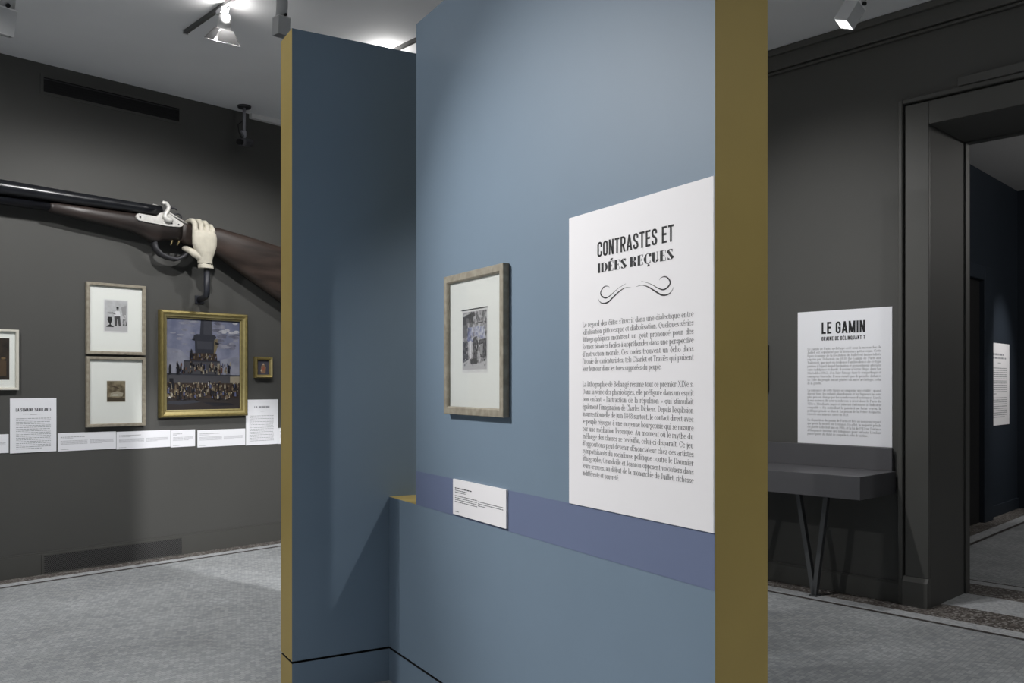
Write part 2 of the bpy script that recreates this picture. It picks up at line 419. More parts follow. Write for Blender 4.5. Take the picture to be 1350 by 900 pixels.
# ------------------------------------------------------------------ lettering: a small stroke-built serif alphabet
TH, TN = 0.074, 0.028
XH, CAP, ASC, DSC = 0.46, 0.70, 0.73, -0.22
def _v(x, a, b): return ('v', x, a, b)
def _h(a, b, y): return ('h', a, b, y)
def _a(cx, cy, rx, ry, a0, a1): return ('a', cx, cy, rx, ry, a0, a1)
def _l(x0, y0, x1, y1, w): return ('l', x0, y0, x1, y1, w)
def _d(x, y, s=1.0): return ('d', x, y, s)
def _s(x, y, w=0.085): return ('h', x - w, x + w, y)
G = {}
bt, xt = 0.014, XH - 0.014
G['i0'] = (0.22, [_v(.11, 0, XH), _h(.02, .11, xt), _s(.11, bt)])
G['i'] = (0.22, G['i0'][1] + [_d(.11, .63)])
G['l'] = (0.22, [_v(.11, 0, ASC), _h(.02, .11, ASC - .014), _s(.11, bt)])
arch = lambda x: [_a(x + .12, XH - .15, .12, .14, 180, 0), _v(x + .24, 0, XH - .14), _s(x + .24, bt)]
G['n'] = (0.48, [_v(.11, 0, XH), _h(.02, .11, xt), _s(.11, bt)] + arch(.11))
G['m'] = (0.73, [_v(.11, 0, XH), _h(.02, .11, xt), _s(.11, bt)] + arch(.11) + arch(.36))
G['h'] = (0.48, [_v(.11, 0, ASC), _h(.02, .11, ASC - .014), _s(.11, bt)] + arch(.11))
G['u'] = (0.48, [_v(.11, .13, XH), _h(.02, .11, xt), _a(.23, .14, .12, .135, 180, 360), _v(.35, 0, XH), _h(.26, .35, xt), _h(.35, .44, bt)])
G['r'] = (0.35, [_v(.11, 0, XH), _h(.02, .11, xt), _s(.11, bt), _a(.23, .30, .12, .145, 180, 70), _d(.29, .40, .9)])
G['t'] = (0.28, [_v(.12, .09, .60), _h(.02, .25, xt), _a(.20, .09, .08, .08, 180, 310)])
G['o'] = (0.45, [_a(.225, .23, .165, .225, 0, 360)])
G['e'] = (0.41, [_a(.215, .23, .155, .225, 10, 320), _h(.07, .36, .26)])
G['c'] = (0.39, [_a(.215, .23, .155, .225, 55, 320), _d(.31, .37, .9)])
G['d'] = (0.48, [_a(.20, .22, .145, .215, 0, 360), _v(.36, 0, ASC), _h(.27, .36, ASC - .014), _h(.36, .45, bt)])
G['b'] = (0.47, [_v(.11, 0, ASC), _h(.02, .11, ASC - .014), _a(.265, .22, .145, .215, 0, 360)])
G['p'] = (0.47, [_v(.11, DSC, XH), _h(.02, .11, xt), _s(.11, DSC), _a(.265, .23, .145, .215, 0, 360)])
G['q'] = (0.47, [_v(.36, DSC, XH), _s(.36, DSC), _a(.20, .23, .145, .215, 0, 360)])
G['g'] = (0.43, [_a(.19, .31, .125, .14, 0, 360), _a(.20, -.09, .155, .11, 0, 360), _l(.10, .19, .30, .02, 'n'), _h(.29, .41, .43)])
G['a'] = (0.42, [_v(.30, .04, .33), _a(.19, .33, .11, .115, 0, 150), _d(.10, .36, .8), _a(.18, .13, .115, .125, 0, 360), _h(.30, .40, bt)])
G['s'] = (0.34, [_a(.17, .345, .10, .10, 20, 200), _l(.085, .35, .255, .12, 't'), _a(.17, .115, .10, .10, 200, 380), _v(.275, .34, .42), _v(.065, .04, .12)])
G['f'] = (0.28, [_v(.12, 0, .60), _s(.12, bt), _h(.02, .25, xt), _a(.21, .60, .09, .12, 180, 60), _d(.26, .68, .8)])
G['j'] = (0.22, [_v(.13, -.12, XH), _h(.03, .13, xt), _a(.05, -.12, .08, .09, 270, 360), _d(.13, .63)])
G['k'] = (0.46, [_v(.11, 0, ASC), _s(.11, bt), _l(.12, .20, .36, .44, 'n'), _l(.20, .28, .38, .01, 't'), _s(.37, xt, .07), _s(.38, bt, .07)])
G['v'] = (0.42, [_l(.08, XH, .22, .01, 't'), _l(.22, .01, .35, XH, 'n'), _s(.08, xt, .08), _s(.35, xt, .06)])
G['y'] = (0.42, [_l(.08, XH, .22, .03, 't'), _l(.35, XH, .16, -.18, 'n'), _s(.08, xt, .08), _s(.35, xt, .06), _d(.11, -.18, .8)])
G['x'] = (0.43, [_l(.08, XH, .34, 0, 't'), _l(.33, XH, .07, 0, 'n'), _s(.08, xt, .07), _s(.34, xt, .06), _s(.07, bt, .06), _s(.34, bt, .07)])
G['z'] = (0.38, [_h(.05, .33, xt), _l(.31, XH, .07, 0, 't'), _h(.05, .34, bt)])
ct = CAP - .014
capI = lambda x: [_v(x, 0, CAP), _s(x, bt, .1), _s(x, ct, .1)]
G['I'] = (0.30, capI(.15))
G['L'] = (0.50, capI(.14) + [_h(.14, .45, bt), _v(.44, .01, .17)])
G['E'] = (0.54, capI(.14) + [_h(.14, .47, bt), _h(.14, .46, ct), _h(.14, .36, .36), _l(.47, .01, .47, .19, 'n'), _l(.46, .69, .46, .53, 'n'), _l(.36, .28, .36, .44, 'n')])
G['F'] = (0.50, capI(.14) + [_h(.14, .45, ct), _h(.14, .34, .36), _l(.45, .69, .45, .53, 'n'), _l(.34, .28, .34, .44, 'n')])
G['D'] = (0.62, capI(.14) + [_h(.14, .28, bt), _h(.14, .28, ct), _a(.27, .35, .25, .34, -90, 90)])
G['B'] = (0.55, capI(.14) + [_h(.14, .28, bt), _h(.14, .28, ct), _h(.14, .30, .37), _a(.28, .53, .15, .16, -90, 90), _a(.29, .19, .18, .18, -90, 90)])
G['P'] = (0.53, capI(.14) + [_h(.14, .28, ct), _h(.14, .28, .33), _a(.28, .51, .18, .18, -90, 90)])
G['R'] = (0.60, capI(.14) + [_h(.14, .28, ct), _h(.14, .28, .35), _a(.28, .52, .17, .17, -90, 90), _a(.28, .19, .15, .16, 90, 0), _v(.43, .06, .20), _a(.51, .08, .08, .075, 180, 300)])
G['C'] = (0.56, [_a(.29, .35, .22, .345, 48, 312), _v(.47, .48, .68), _l(.49, .06, .49, .20, 'n')])
G['G'] = (0.62, [_a(.29, .35, .22, .345, 48, 312), _v(.49, .08, .32), _s(.48, .32, .09), _l(.47, .50, .47, .69, 'n')])
G['Q'] = (0.62, [_a(.30, .35, .23, .345, 0, 360), _l(.30, .06, .46, -.13, 't')])
G['O'] = (0.62, [_a(.30, .35, .23, .345, 0, 360)])
G['T'] = (0.54, [_v(.27, 0, CAP), _s(.27, bt, .1), _h(.04, .50, ct), _l(.045, .69, .045, .52, 'n'), _l(.495, .69, .495, .52, 'n')])
G['U'] = (0.60, [_v(.14, .18, CAP), _s(.14, ct, .1), _a(.30, .19, .16, .18, 180, 360), _l(.46, .18, .46, .70, 'n'), _s(.46, ct, .08)])
G['A'] = (0.60, [_l(.10, 0, .29, .70, 'n'), _l(.28, .70, .49, 0, 't'), _h(.16, .42, .23), _s(.10, bt, .08), _s(.49, bt, .1)])
G['M'] = (0.76, [_l(.12, 0, .12, .70, 'n'), _l(.13, .70, .36, .02, 't'), _l(.37, .02, .59, .70, 'n'), _v(.62, 0, .70), _s(.12, bt, .08), _s(.62, bt, .1), _h(.04, .14, ct), _h(.60, .72, ct)])
G['N'] = (0.64, [_l(.12, 0, .12, .70, 'n'), _l(.12, .70, .50, 0, 't'), _l(.51, 0, .51, .70, 'n'), _s(.12, bt, .08), _s(.51, ct, .08), _h(.03, .13, ct)])
G['J'] = (0.40, [_v(.22, .10, CAP), _s(.22, ct, .1), _a(.13, .10, .09, .10, 200, 360), _d(.07, .12)])
G['X'] = (0.60, [_l(.12, .70, .49, 0, 't'), _l(.47, .70, .11, 0, 'n'), _s(.12, ct, .09), _s(.47, ct, .07), _s(.11, bt, .07), _s(.49, bt, .09)])
G['V'] = (0.58, [_l(.10, .70, .30, 0, 't'), _l(.30, 0, .48, .70, 'n'), _s(.10, ct, .09), _s(.48, ct, .07)])
G['S'] = (0.48, [_a(.24, .53, .15, .16, 20, 200), _l(.105, .54, .375, .16, 't'), _a(.24, .17, .16, .16, 200, 380), _l(.39, .50, .39, .69, 'n'), _l(.075, .01, .075, .22, 'n')])
G['H'] = (0.66, capI(.14) + capI(.52) + [_h(.14, .52, .36)])
G['1'] = (0.36, [_v(.18, 0, CAP), _s(.18, bt, .1), _h(.07, .18, .60)])
G['2'] = (0.44, [_a(.22, .52, .15, .165, 170, 0), _l(.36, .50, .08, .03, 'n'), _h(.06, .40, .03), _v(.37, .03, .16)])
G['3'] = (0.44, [_a(.21, .53, .14, .15, 150, -90), _a(.21, .19, .16, .18, 90, -150)])
G['4'] = (0.46, [_v(.31, 0, CAP), _h(.03, .42, .19), _l(.05, .20, .30, .69, 'n'), _s(.31, bt, .09)])
G['6'] = (0.46, [_a(.23, .20, .155, .19, 0, 360), _a(.29, .35, .21, .34, 180, 100)])
G['7'] = (0.42, [_h(.05, .38, .67), _l(.37, .67, .16, 0, 't'), _v(.06, .55, .69)])
G['8'] = (0.46, [_a(.23, .53, .125, .15, 0, 360), _a(.23, .19, .155, .18, 0, 360)])
G['9'] = (0.46, [_a(.23, .50, .155, .19, 0, 360), _a(.17, .35, .21, .34, 0, -80)])
G['0'] = (0.46, [_a(.23, .35, .16, .34, 0, 360)])
G['.'] = (0.20, [_d(.10, .05)])
G[','] = (0.20, [_d(.10, .05), _l(.13, .04, .07, -.10, 'n')])
G[':'] = (0.22, [_d(.11, .05), _d(.11, .38)])
G["'"] = (0.17, [_d(.09, .66), _l(.12, .66, .06, .52, 'n')])
G['-'] = (0.28, [_h(.05, .23, .20), _h(.05, .23, .225)])
G['('] = (0.26, [_a(.26, .28, .15, .45, 120, 240)])
G[')'] = (0.26, [_a(.0, .28, .15, .45, -60, 60)])
G['<'] = (0.36, [_l(.17, .36, .07, .22, 'n'), _l(.07, .22, .17, .08, 'n'), _l(.29, .36, .19, .22, 'n'), _l(.19, .22, .29, .08, 'n')])
G['>'] = (0.36, [_l(.07, .36, .17, .22, 'n'), _l(.17, .22, .07, .08, 'n'), _l(.19, .36, .29, .22, 'n'), _l(.29, .22, .19, .08, 'n')])
G['?'] = (0.40, [_a(.20, .52, .13, .16, 170, -70), _v(.20, .20, .36), _d(.20, .05)])
ACC = {'é': ('e', 'ac'), 'è': ('e', 'gr'), 'ê': ('e', 'ci'), 'à': ('a', 'gr'), 'ù': ('u', 'gr'), 'û': ('u', 'ci'), 'î': ('i0', 'ci'),
       'ï': ('i0', 'tr'), 'ç': ('c', 'ce'), 'É': ('E', 'AC'), 'Ç': ('C', 'ce'), 'â': ('a', 'ci'), 'ô': ('o', 'ci')}
def glyph(ch):
    if ch == 'œ':
        w, a = G['o']; w2, b = G['e']
        return (0.72, a + [tuple([o[0], o[1] + .31] + list(o[2:])) if o[0] != 'h' else ('h', o[1] + .31, o[2] + .31, o[3]) for o in b])
    if ch in ACC:
        base, k = ACC[ch]; w, ops = G[base]; c = w / 2
        ex = {'ac': [_l(c - .02, .54, c + .09, .68, 't')], 'gr': [_l(c + .02, .54, c - .09, .68, 't')],
              'ci': [_l(c - .10, .54, c, .66, 'n'), _l(c, .66, c + .10, .54, 'n')], 'tr': [_d(c - .08, .62), _d(c + .08, .62)],
              'AC': [_l(c - .02, .76, c + .10, .90, 't')],
              'ce': [_l(c + .02, .02, c + .02, -.06, 'n'), _a(c + .01, -.11, .065, .06, 90, -120)]}[k]
        return (w, ops + ex)
    return G.get(ch, (0.25, []))

def stroke_quads(op, T, N):
    k = op[0]; out = []
    if k == 'v':
        _, x, a, b = op; out.append([(x - T / 2, a), (x + T / 2, a), (x + T / 2, b), (x - T / 2, b)])
    elif k == 'h':
        _, a, b, y = op; out.append([(a, y - N / 2), (b, y - N / 2), (b, y + N / 2), (a, y + N / 2)])
    elif k == 'd':
        _, x, y, s = op; r = T * 0.62 * s; out.append([(x + r * math.cos(t * math.pi / 3), y + r * math.sin(t * math.pi / 3)) for t in range(6)])
    elif k == 'l':
        _, x0, y0, x1, y1, w = op; w = T if w == 't' else N
        d = math.hypot(x1 - x0, y1 - y0); nx, ny = -(y1 - y0) / d * w / 2, (x1 - x0) / d * w / 2
        if w == T and abs(y1 - y0) > abs(x1 - x0) * 0.3:
            out.append([(x0 - w / 2, y0), (x0 + w / 2, y0), (x1 + w / 2, y1), (x1 - w / 2, y1)])
        else:
            out.append([(x0 + nx, y0 + ny), (x0 - nx, y0 - ny), (x1 - nx, y1 - ny), (x1 + nx, y1 + ny)])
    elif k == 'a':
        _, cx, cy, rx, ry, a0, a1 = op; n = max(4, int(abs(a1 - a0) / 24)); prev = None
        for i in range(n + 1):
            t = R(a0 + (a1 - a0) * i / n); c, s = math.cos(t), math.sin(t)
            w = N + (T - N) * abs(c) ** 1.4
            o = (cx + (rx + w / 2) * c, cy + (ry + N / 2) * s); q = (cx + (rx - w / 2) * c, cy + (ry - N / 2) * s)
            if prev: out.append([prev[0], o, q, prev[1]])
            prev = (o, q)
    return out

def text_width(t): return sum(glyph(c)[0] if c != ' ' else 0.25 for c in t)
def put_text(m, t, x, z, size, y, mt, xs=1.0, T=TH, N=TN, space=None, track=0.0):
    for c in t:
        if c == ' ': x += space if space is not None else 0.25 * size * xs; continue
        w, ops = glyph(c)
        for op in ops:
            for q in stroke_quads(op, T, N):
                m.flat([(x + p[0] * size * xs, z + p[1] * size) for p in q], y, mt)
        x += (w + track) * size * xs
    return x
def put_justified(m, t, x0, x1, z, size, y, mt, last=False):
    words = t.split(' '); W = sum(text_width(w) for w in words) * size; ns = len(words) - 1
    sp = 0.24 * size
    if last:
        put_text(m, t, x0, z, size, y, mt, 0.92, space=sp); return
    xs = min(1.08, (x1 - x0 - ns * sp) / W)
    sp = (x1 - x0 - W * xs) / ns if ns else 0
    put_text(m, t, x0, z, size, y, mt, xs, space=sp)
C = {}                                                   # condensed grotesque capitals, height 1; strokes are centre lines
def _arc(cx, cy, rx, ry, a0, a1, n=8): return [(cx + rx * math.cos(R(a0 + (a1 - a0) * i / n)), cy + ry * math.sin(R(a0 + (a1 - a0) * i / n))) for i in range(n + 1)]
def sans_glyphs(t, w):
    l, r, c, k = t / 2, w - t / 2, w / 2, (w - t) / 2; b, u = t / 2, 1 - t / 2; ry = k * 1.05
    o = [(l, u - ry)] + [(l, b + ry)] + _arc(c, b + ry, k, ry, 180, 360) + [(r, u - ry)] + _arc(c, u - ry, k, ry, 0, 180)
    g = {'I': (t, [[(t / 2, 0), (t / 2, 1)]]), 'L': (w * .86, [[(l, 0), (l, 1)], [(0, b), (w * .86, b)]]),
         'E': (w * .88, [[(l, 0), (l, 1)], [(0, b), (w * .88, b)], [(0, u), (w * .88, u)], [(0, .52), (w * .8, .52)]]),
         'T': (w * .95, [[(w * .475, 0), (w * .475, 1)], [(0, u), (w * .95, u)]]),
         'A': (w * 1.08, [[(l * .8, 0), (w * .54, 1)], [(w * .54, 1), (w * 1.08 - l * .8, 0)], [(w * .2, .27), (w * .88, .27)]]),
         'N': (w * 1.02, [[(l, 0), (l, 1)], [(l, 1), (w * 1.02 - l, 0)], [(w * 1.02 - l, 0), (w * 1.02 - l, 1)]]),
         'M': (w * 1.3, [[(l, 0), (l, 1)], [(l, 1), (w * .65, .05)], [(w * .65, .05), (w * 1.3 - l, 1)], [(w * 1.3 - l, 0), (w * 1.3 - l, 1)]]),
         'O': (w, [o]), 'Q': (w, [o, [(c, .22), (w * 1.02, -.04)]]),
         'U': (w, [[(l, 1), (l, b + ry)] + _arc(c, b + ry, k, ry, 180, 360) + [(r, 1)]]),
         'C': (w, [[(r, .64), (r, u - ry)] + _arc(c, u - ry, k, ry, 0, 180) + [(l, b + ry)] + _arc(c, b + ry, k, ry, 180, 360) + [(r, .36)]]),
         'G': (w, [[(r, .66), (r, u - ry)] + _arc(c, u - ry, k, ry, 0, 180) + [(l, b + ry)] + _arc(c, b + ry, k, ry, 180, 360) + [(r, .5)], [(c, .47), (w, .47)]]),
         'D': (w, [[(l, 0), (l, 1)], [(l, b), (c, b)] + _arc(c, b + ry, k, ry, 270, 360) + [(r, u - ry)] + _arc(c, u - ry, k, ry, 0, 90) + [(l, u)]]),
         'R': (w, [[(l, 0), (l, 1)], [(l, u), (c, u)] + _arc(c, u - ry, k, ry, 90, 0) + _arc(c, .47 + ry, k, ry, 0, -90) + [(l, .47)], [(c, .47), (r, 0)]]),
         'S': (w, [[(r, .70), (r, u - ry)] + _arc(c, u - ry, k, ry, 0, 180) + [(l, .70), (l + k * .35, .57), (r - k * .35, .43), (r, .30), (r, b + ry)] + _arc(c, b + ry, k, ry, 360, 180) + [(l, .30)]]),
         '?': (w * .9, [_arc(c * .9, u - ry, k * .9, ry, 170, 0) + [(c * .9 + k * .9, .62), (c * .9, .45), (c * .9, .27)], [(c * .9, 0), (c * .9, .15)]])}
    g['É'] = (g['E'][0], g['E'][1] + [[(w * .35, 1.07), (w * .6, 1.24)]])
    return g
def sans(text, x0, x1, z, hgt, y, mt, name, parent, t=0.15, w=0.40):
    g = sans_glyphs(t, w); sp = t * 0.62; tot = sum((g[c][0] + sp) if c != ' ' else w * .62 for c in text) - sp
    sx = (x1 - x0) / tot; x = x0; m = MB()
    for c in text:
        if c == ' ': x += w * .62 * sx; continue
        gw, paths = g[c]
        for pth in paths:
            for i in range(len(pth) - 1):
                p, q = Vector(pth[i]), Vector(pth[i + 1])
                if (q - p).length < 1e-6: continue
                d = (q - p).normalized(); e0 = t * .12 if 0 < i else 0; e1 = t * .12 if i < len(pth) - 2 else 0
                if len(pth) == 2 and abs(d.x) > .15 and abs(d.y) > .15 and c in 'ANMR':
                    k = t / 2 * 1.05; pts = [(p.x - k, p.y), (p.x + k, p.y), (q.x + k, q.y), (q.x - k, q.y)]
                else:
                    p = p - d * e0; q = q + d * e1; nx, ny = -d.y * t / 2, d.x * t / 2
                    pts = [(p.x + nx, p.y + ny), (p.x - nx, p.y - ny), (q.x - nx, q.y - ny), (q.x + nx, q.y + ny)]
                m.flat([(x + a * sx, z + b * hgt) for a, b in pts], y, mt)
        x += (gw + sp) * sx
    return m.build(name, parent, fix=False)
def word_bars(m, x0, x1, z, hgt, y, mt, rng, last=1.0):
    x = x0; end = x0 + (x1 - x0) * last
    while x < end - hgt:
        w = min(hgt * rng.uniform(1.6, 6.0), end - x)
        m.flat([(x, z), (x + w, z), (x + w, z + hgt), (x, z + hgt)], y, mt); x += w + hgt * 0.8

# ------------------------------------------------------------------ big text board on the partition
TB = 0.006
def board(name, wall, u0, u1, z0, z1, label, mt, th=TB, n0=0.0):
    e = on_wall(name, wall, u0, z0, n0); tag(e, label, 'text panel')
    m = MB(); m.box(0, u1 - u0, -th, -0.0002, 0, z1 - z0, mt); m.build('board', e)
    return e
tb = board('text_panel', 'part', 1.652, 2.3655, 1.092, 2.074, 'large white text panel with black heading and scroll ornament on the blue partition', PAPER)
YT = -TB - 0.0005
sans('CONTRASTES ET', 0.168, 0.548, 0.826, 0.0495, YT, INK, 'heading', tb, 0.13, 0.39)
m = MB()
T2 = 'IDÉES REÇUES'; sz = 0.0445; tw = sum((glyph(c)[0] + .03) if c != ' ' else .26 for c in T2)
put_text(m, T2, 0.168, 0.774, sz, YT, INK, 0.381 / (tw * sz), T=0.215, N=0.034, space=.26 * sz * 0.381 / (tw * sz), track=0.03)
m.build('subheading', tb, fix=False)
def ribbon(m, pts, wmax, y, mt, n=6):
    P = [Vector((p[0], p[1])) for p in pts]; out = []
    for i in range(len(P) - 1):
        p0, p1, p2, p3 = P[max(i - 1, 0)], P[i], P[i + 1], P[min(i + 2, len(P) - 1)]
        for k in range(n):
            t = k / n
            out.append(0.5 * ((2 * p1) + (p2 - p0) * t + (2 * p0 - 5 * p1 + 4 * p2 - p3) * t * t + (3 * p1 - p0 - 3 * p2 + p3) * t ** 3))
    out.append(P[-1]); N_ = len(out); prev = None
    for i, p in enumerate(out):
        d = (out[min(i + 1, N_ - 1)] - out[max(i - 1, 0)]).normalized(); w = wmax * (0.12 + 0.88 * math.sin(math.pi * i / (N_ - 1)) ** 1.5) / 2
        a = (p.x - d.y * w, p.y + d.x * w); b = (p.x + d.y * w, p.y - d.x * w)
        if prev: m.flat([prev[0], a, b, prev[1]], y, mt)
        prev = (a, b)
cxo = 0.3595
o1 = [(0.398, 0.725), (0.442, 0.712), (0.477, 0.696), (0.502, 0.689), (0.523, 0.695), (0.533, 0.707), (0.523, 0.721), (0.507, 0.727), (0.49, 0.725), (0.483, 0.719)]
o2 = [(0.372, 0.71), (0.402, 0.712), (0.433, 0.703), (0.464, 0.688), (0.494, 0.674), (0.523, 0.673), (0.54, 0.682), (0.547, 0.692)]
for o_ in (o1, o2):
    for fl in (False, True):
        m = MB(); ribbon(m, [(2 * cxo - a, b) for a, b in o_] if fl else o_, 0.0052, YT, INK); m.build('scroll_stroke', tb, fix=False)
P1 = ["Le regard des élites s'inscrit dans une dialectique entre", "idéalisation pittoresque et diabolisation. Quelques séries",
      "lithographiques montrent un goût prononcé pour des", "formes binaires faciles à appréhender dans une perspective",
      "d'instruction morale. Ces codes trouvent un écho dans", "l'ironie de caricaturistes, tels Charlet et Traviès qui puisent",
      "leur humour dans les tares supposées du peuple."]
P2 = ["La lithographie de Bellangé résume tout ce premier XIXe s.", "Dans la veine des physiologies, elle préfigure dans un esprit",
      "bon enfant < l'attraction de la répulsion > qui stimulait", "également l'imagination de Charles Dickens. Depuis l'explosion",
      "insurrectionnelle de juin 1848 surtout, le contact direct avec", "le peuple répugne à une moyenne bourgeoisie qui se rassure",
      "par une médiation livresque. Au moment où le mythe du", "mélange des classes se revivifie, celui-ci disparaît. Ce jeu",
      "d'oppositions peut devenir dénonciateur chez des artistes", "sympathisants du socialisme politique : outre le Daumier",
      "lithographe, Grandville et Jeanron opposent volontiers dans", "leurs œuvres, au début de la monarchie de Juillet, richesse",
      "indifférente et pauvreté."]
for nm, lines, z0, dz in (('first_paragraph', P1, 0.601, 0.0245), ('second_paragraph', P2, 0.402, 0.0248)):
    m = MB()
    for i, t in enumerate(lines):
        put_justified(m, t, 0.082, 0.634, z0 - i * dz, 0.0248, YT, INK, i == len(lines) - 1)
    m.build(nm, tb, fix=False)

# small caption on the band
cap = on_wall('caption_card', 'part', 0.754, 0.942); tag(cap, 'small white caption card on the violet band below the framed print', 'label')
m = MB(); m.box(0, 0.465, -0.010, -0.0013, 0, 0.151, PAPER); m.build('card', cap)
rng = random.Random(4); m = MB(); yy = -0.0105
word_bars(m, 0.02, 0.175, 0.112, 0.0042, yy, INK, rng); word_bars(m, 0.02, 0.14, 0.103, 0.003, yy, INKG, rng); word_bars(m, 0.02, 0.12, 0.095, 0.003, yy, INKG, rng)
for i in range(4): word_bars(m, 0.02, 0.225, 0.080 - i * 0.0085, 0.003, yy, INKG, rng)
for i, e_ in enumerate((1, 1, 0.3)): word_bars(m, 0.233, 0.445, 0.077 - i * 0.0085, 0.003, yy, INKG, rng, e_)
word_bars(m, 0.02, 0.06, 0.012, 0.003, yy, INKG, rng); m.build('caption_text', cap, fix=False)

# ------------------------------------------------------------------ framed pictures
def ellipse(cx, cz, rx, rz, n=10, a0=0): return [(cx + rx * math.cos(a0 + k * 2 * math.pi / n), cz + rz * math.sin(a0 + k * 2 * math.pi / n)) for k in range(n)]
def frame_mesh(w, h, prof, mts):
    """mitred frame; prof = list of (inset, depth toward viewer), mts = material per profile step"""
    m = MB(); rings = []
    for ins, dp in prof:
        rings.append([(ins, -dp, ins), (w - ins, -dp, ins), (w - ins, -dp, h - ins), (ins, -dp, h - ins)])
    for i in range(len(rings) - 1):
        for j in range(4):
            m.add([rings[i][j], rings[i][(j + 1) % 4], rings[i + 1][(j + 1) % 4], rings[i + 1][j]], [(0, 1, 2, 3)], mts[i])
    return m
def picture(name, wall, u0, u1, z0, z1, label, prof, mts, art, mount=None, glass=True, n0=0.004, cat='picture'):
    w, h = u1 - u0, z1 - z0
    e = on_wall(name, wall, u0, z0, n0); tag(e, label, cat)
    frame_mesh(w, h, prof, mts).build('frame', e)
    m = MB(); m.box(0.004, w - 0.004, -0.008, 0, 0.004, h - 0.004, BLACK); m.build('backing', e)
    inn = prof[-1][0]; yb = -prof[-1][1]
    if mount:
        m = MB(); m.box(inn - 0.004, w - inn + 0.004, -0.012, -0.0082, inn - 0.004, h - inn + 0.004, mount); m.build('mount', e)
        ya = -0.0125
    else: ya = -0.0125
    art(e, ya)
    if glass:
        m = MB(); m.box(inn - 0.002, w - inn + 0.002, -0.0195, -0.018, inn - 0.002, h - inn + 0.002, GLASS); m.build('glass_pane', e)
    return e
def profile(fw, dp): return [(0.0, 0.0), (0.0, dp - 0.002), (0.002, dp), (fw - 0.006, dp), (fw, dp - 0.006), (fw, 0.012)]

GREYS = [mat('print_grey_%s' % w_, (v, v, v * 1.02), 0.8) for w_, v in (('black', .02), ('dark', .07), ('mid', .18), ('soft', .34), ('pale', .52), ('white', .75))]
SHEET = mat('aged_paper', (0.74, 0.75, 0.74), 0.8, var=0.06, vscale=30)
def mottled(name, c1, c2, scale, detail=8):
    mm = bpy.data.materials.new(name); mm.use_nodes = True; nt = mm.node_tree; b = nt.nodes['Principled BSDF']; b.inputs['Roughness'].default_value = 0.7
    tc = nt.nodes.new('ShaderNodeTexCoord'); n = nt.nodes.new('ShaderNodeTexNoise'); n.inputs['Scale'].default_value = scale; n.inputs['Detail'].default_value = detail
    r = nt.nodes.new('ShaderNodeValToRGB'); r.color_ramp.elements[0].position = .38; r.color_ramp.elements[1].position = .62
    r.color_ramp.elements[0].color = (*c1, 1); r.color_ramp.elements[1].color = (*c2, 1)
    nt.links.new(tc.outputs['Object'], n.inputs['Vector']); nt.links.new(n.outputs[0], r.inputs[0]); nt.links.new(r.outputs[0], b.inputs['Base Color'])
    MATS[name] = mm; return mm
HATCH = mottled('lithograph_grey_wash', (0.10, 0.10, 0.105), (0.55, 0.55, 0.56), 55)
BLUEP = [mottled('print_blue', (.10, .12, .26), (.36, .39, .52), 60), mottled('print_pale_blue', (.26, .28, .42), (.62, .64, .70), 70)]
HATCHD = mottled('lithograph_dark_wash', (0.015, 0.015, 0.018), (0.16, 0.16, 0.17), 70)

def sheet_art(name, x, z, w, h, polys, base, margin=0.0, paper=None):
    """polys in 0..1 of the image rectangle, layered"""
    def f(e, y):
        if paper:
            m = MB(); m.flat([(x - margin, z - margin * 1.6), (x + w + margin, z - margin * 1.6), (x + w + margin, z + h + margin), (x - margin, z + h + margin)], y, paper); m.build('paper_sheet', e); y -= 0.0004
        m = MB(); m.flat([(x, z), (x + w, z), (x + w, z + h), (x, z + h)], y, base)
        for i, (pts, mt) in enumerate(polys):
            m.flat([(x + min(1, max(0, p[0])) * w, z + min(1, max(0, p[1])) * h) for p in pts], y - 0.00002 * (i + 1) - 0.0002, mt)
        m.build(name, e, fix=False)
    return f
B_, Dk, Md, Sf, Pl, Wh = GREYS
rng = random.Random(11)
litho = [([(0, 0), (1, 0), (1, .16), (.7, .10), (.3, .17), (0, .12)], Pl), ([(0, .12), (.25, .17), (.2, .45), (0, .5)], HATCHD), ([(0, .55), (.18, .58), (.2, .9), (0, .92)], Md),
         ([(0, .78), (.14, .78), (.16, .92), (0, .93)], Dk), ([(.08, .94), (.5, .99), (.52, .92), (.38, .88), (.14, .90)], Dk),
         ([(.25, .90), (.44, .90), (.43, .78), (.28, .78)], Dk), (ellipse(.35, .77, .08, .05), Md), ([(.22, .73), (.46, .73), (.48, .48), (.4, .45), (.2, .5)], BLUEP[0]),
         ([(.36, .73), (.47, .72), (.44, .50), (.36, .50)], BLUEP[1]), ([(.22, .48), (.42, .48), (.40, .14), (.30, .14)], Pl), ([(.28, .50), (.37, .50), (.36, .15), (.31, .14)], Wh),
         ([(.5, .73), (.68, .75), (.72, .55), (.5, .52)], BLUEP[1]), ([(.72, .73), (.93, .72), (.95, .5), (.74, .52)], BLUEP[1]), (ellipse(.59, .77, .06, .04), Sf), (ellipse(.82, .77, .06, .04), Sf),
         ([(.45, .55), (.62, .57), (.66, .40), (.60, .20), (.46, .16), (.44, .30)], HATCHD), ([(.68, .50), (.98, .52), (1, .18), (.75, .2)], HATCHD), ([(.72, .42), (.86, .44), (.84, .26), (.74, .26)], Sf),
         ([(.3, .18), (.6, .20), (.62, .10), (.35, .09)], Dk), ([(.55, .96), (.98, .96), (.98, .80), (.55, .80)], HATCH), ([(.58, .80), (.98, .81), (.98, .795), (.58, .785)], Dk), ([(.64, .95), (.66, .95), (.66, .80), (.64, .80)], Md), ([(.86, .95), (.88, .95), (.88, .80), (.86, .80)], Md)]
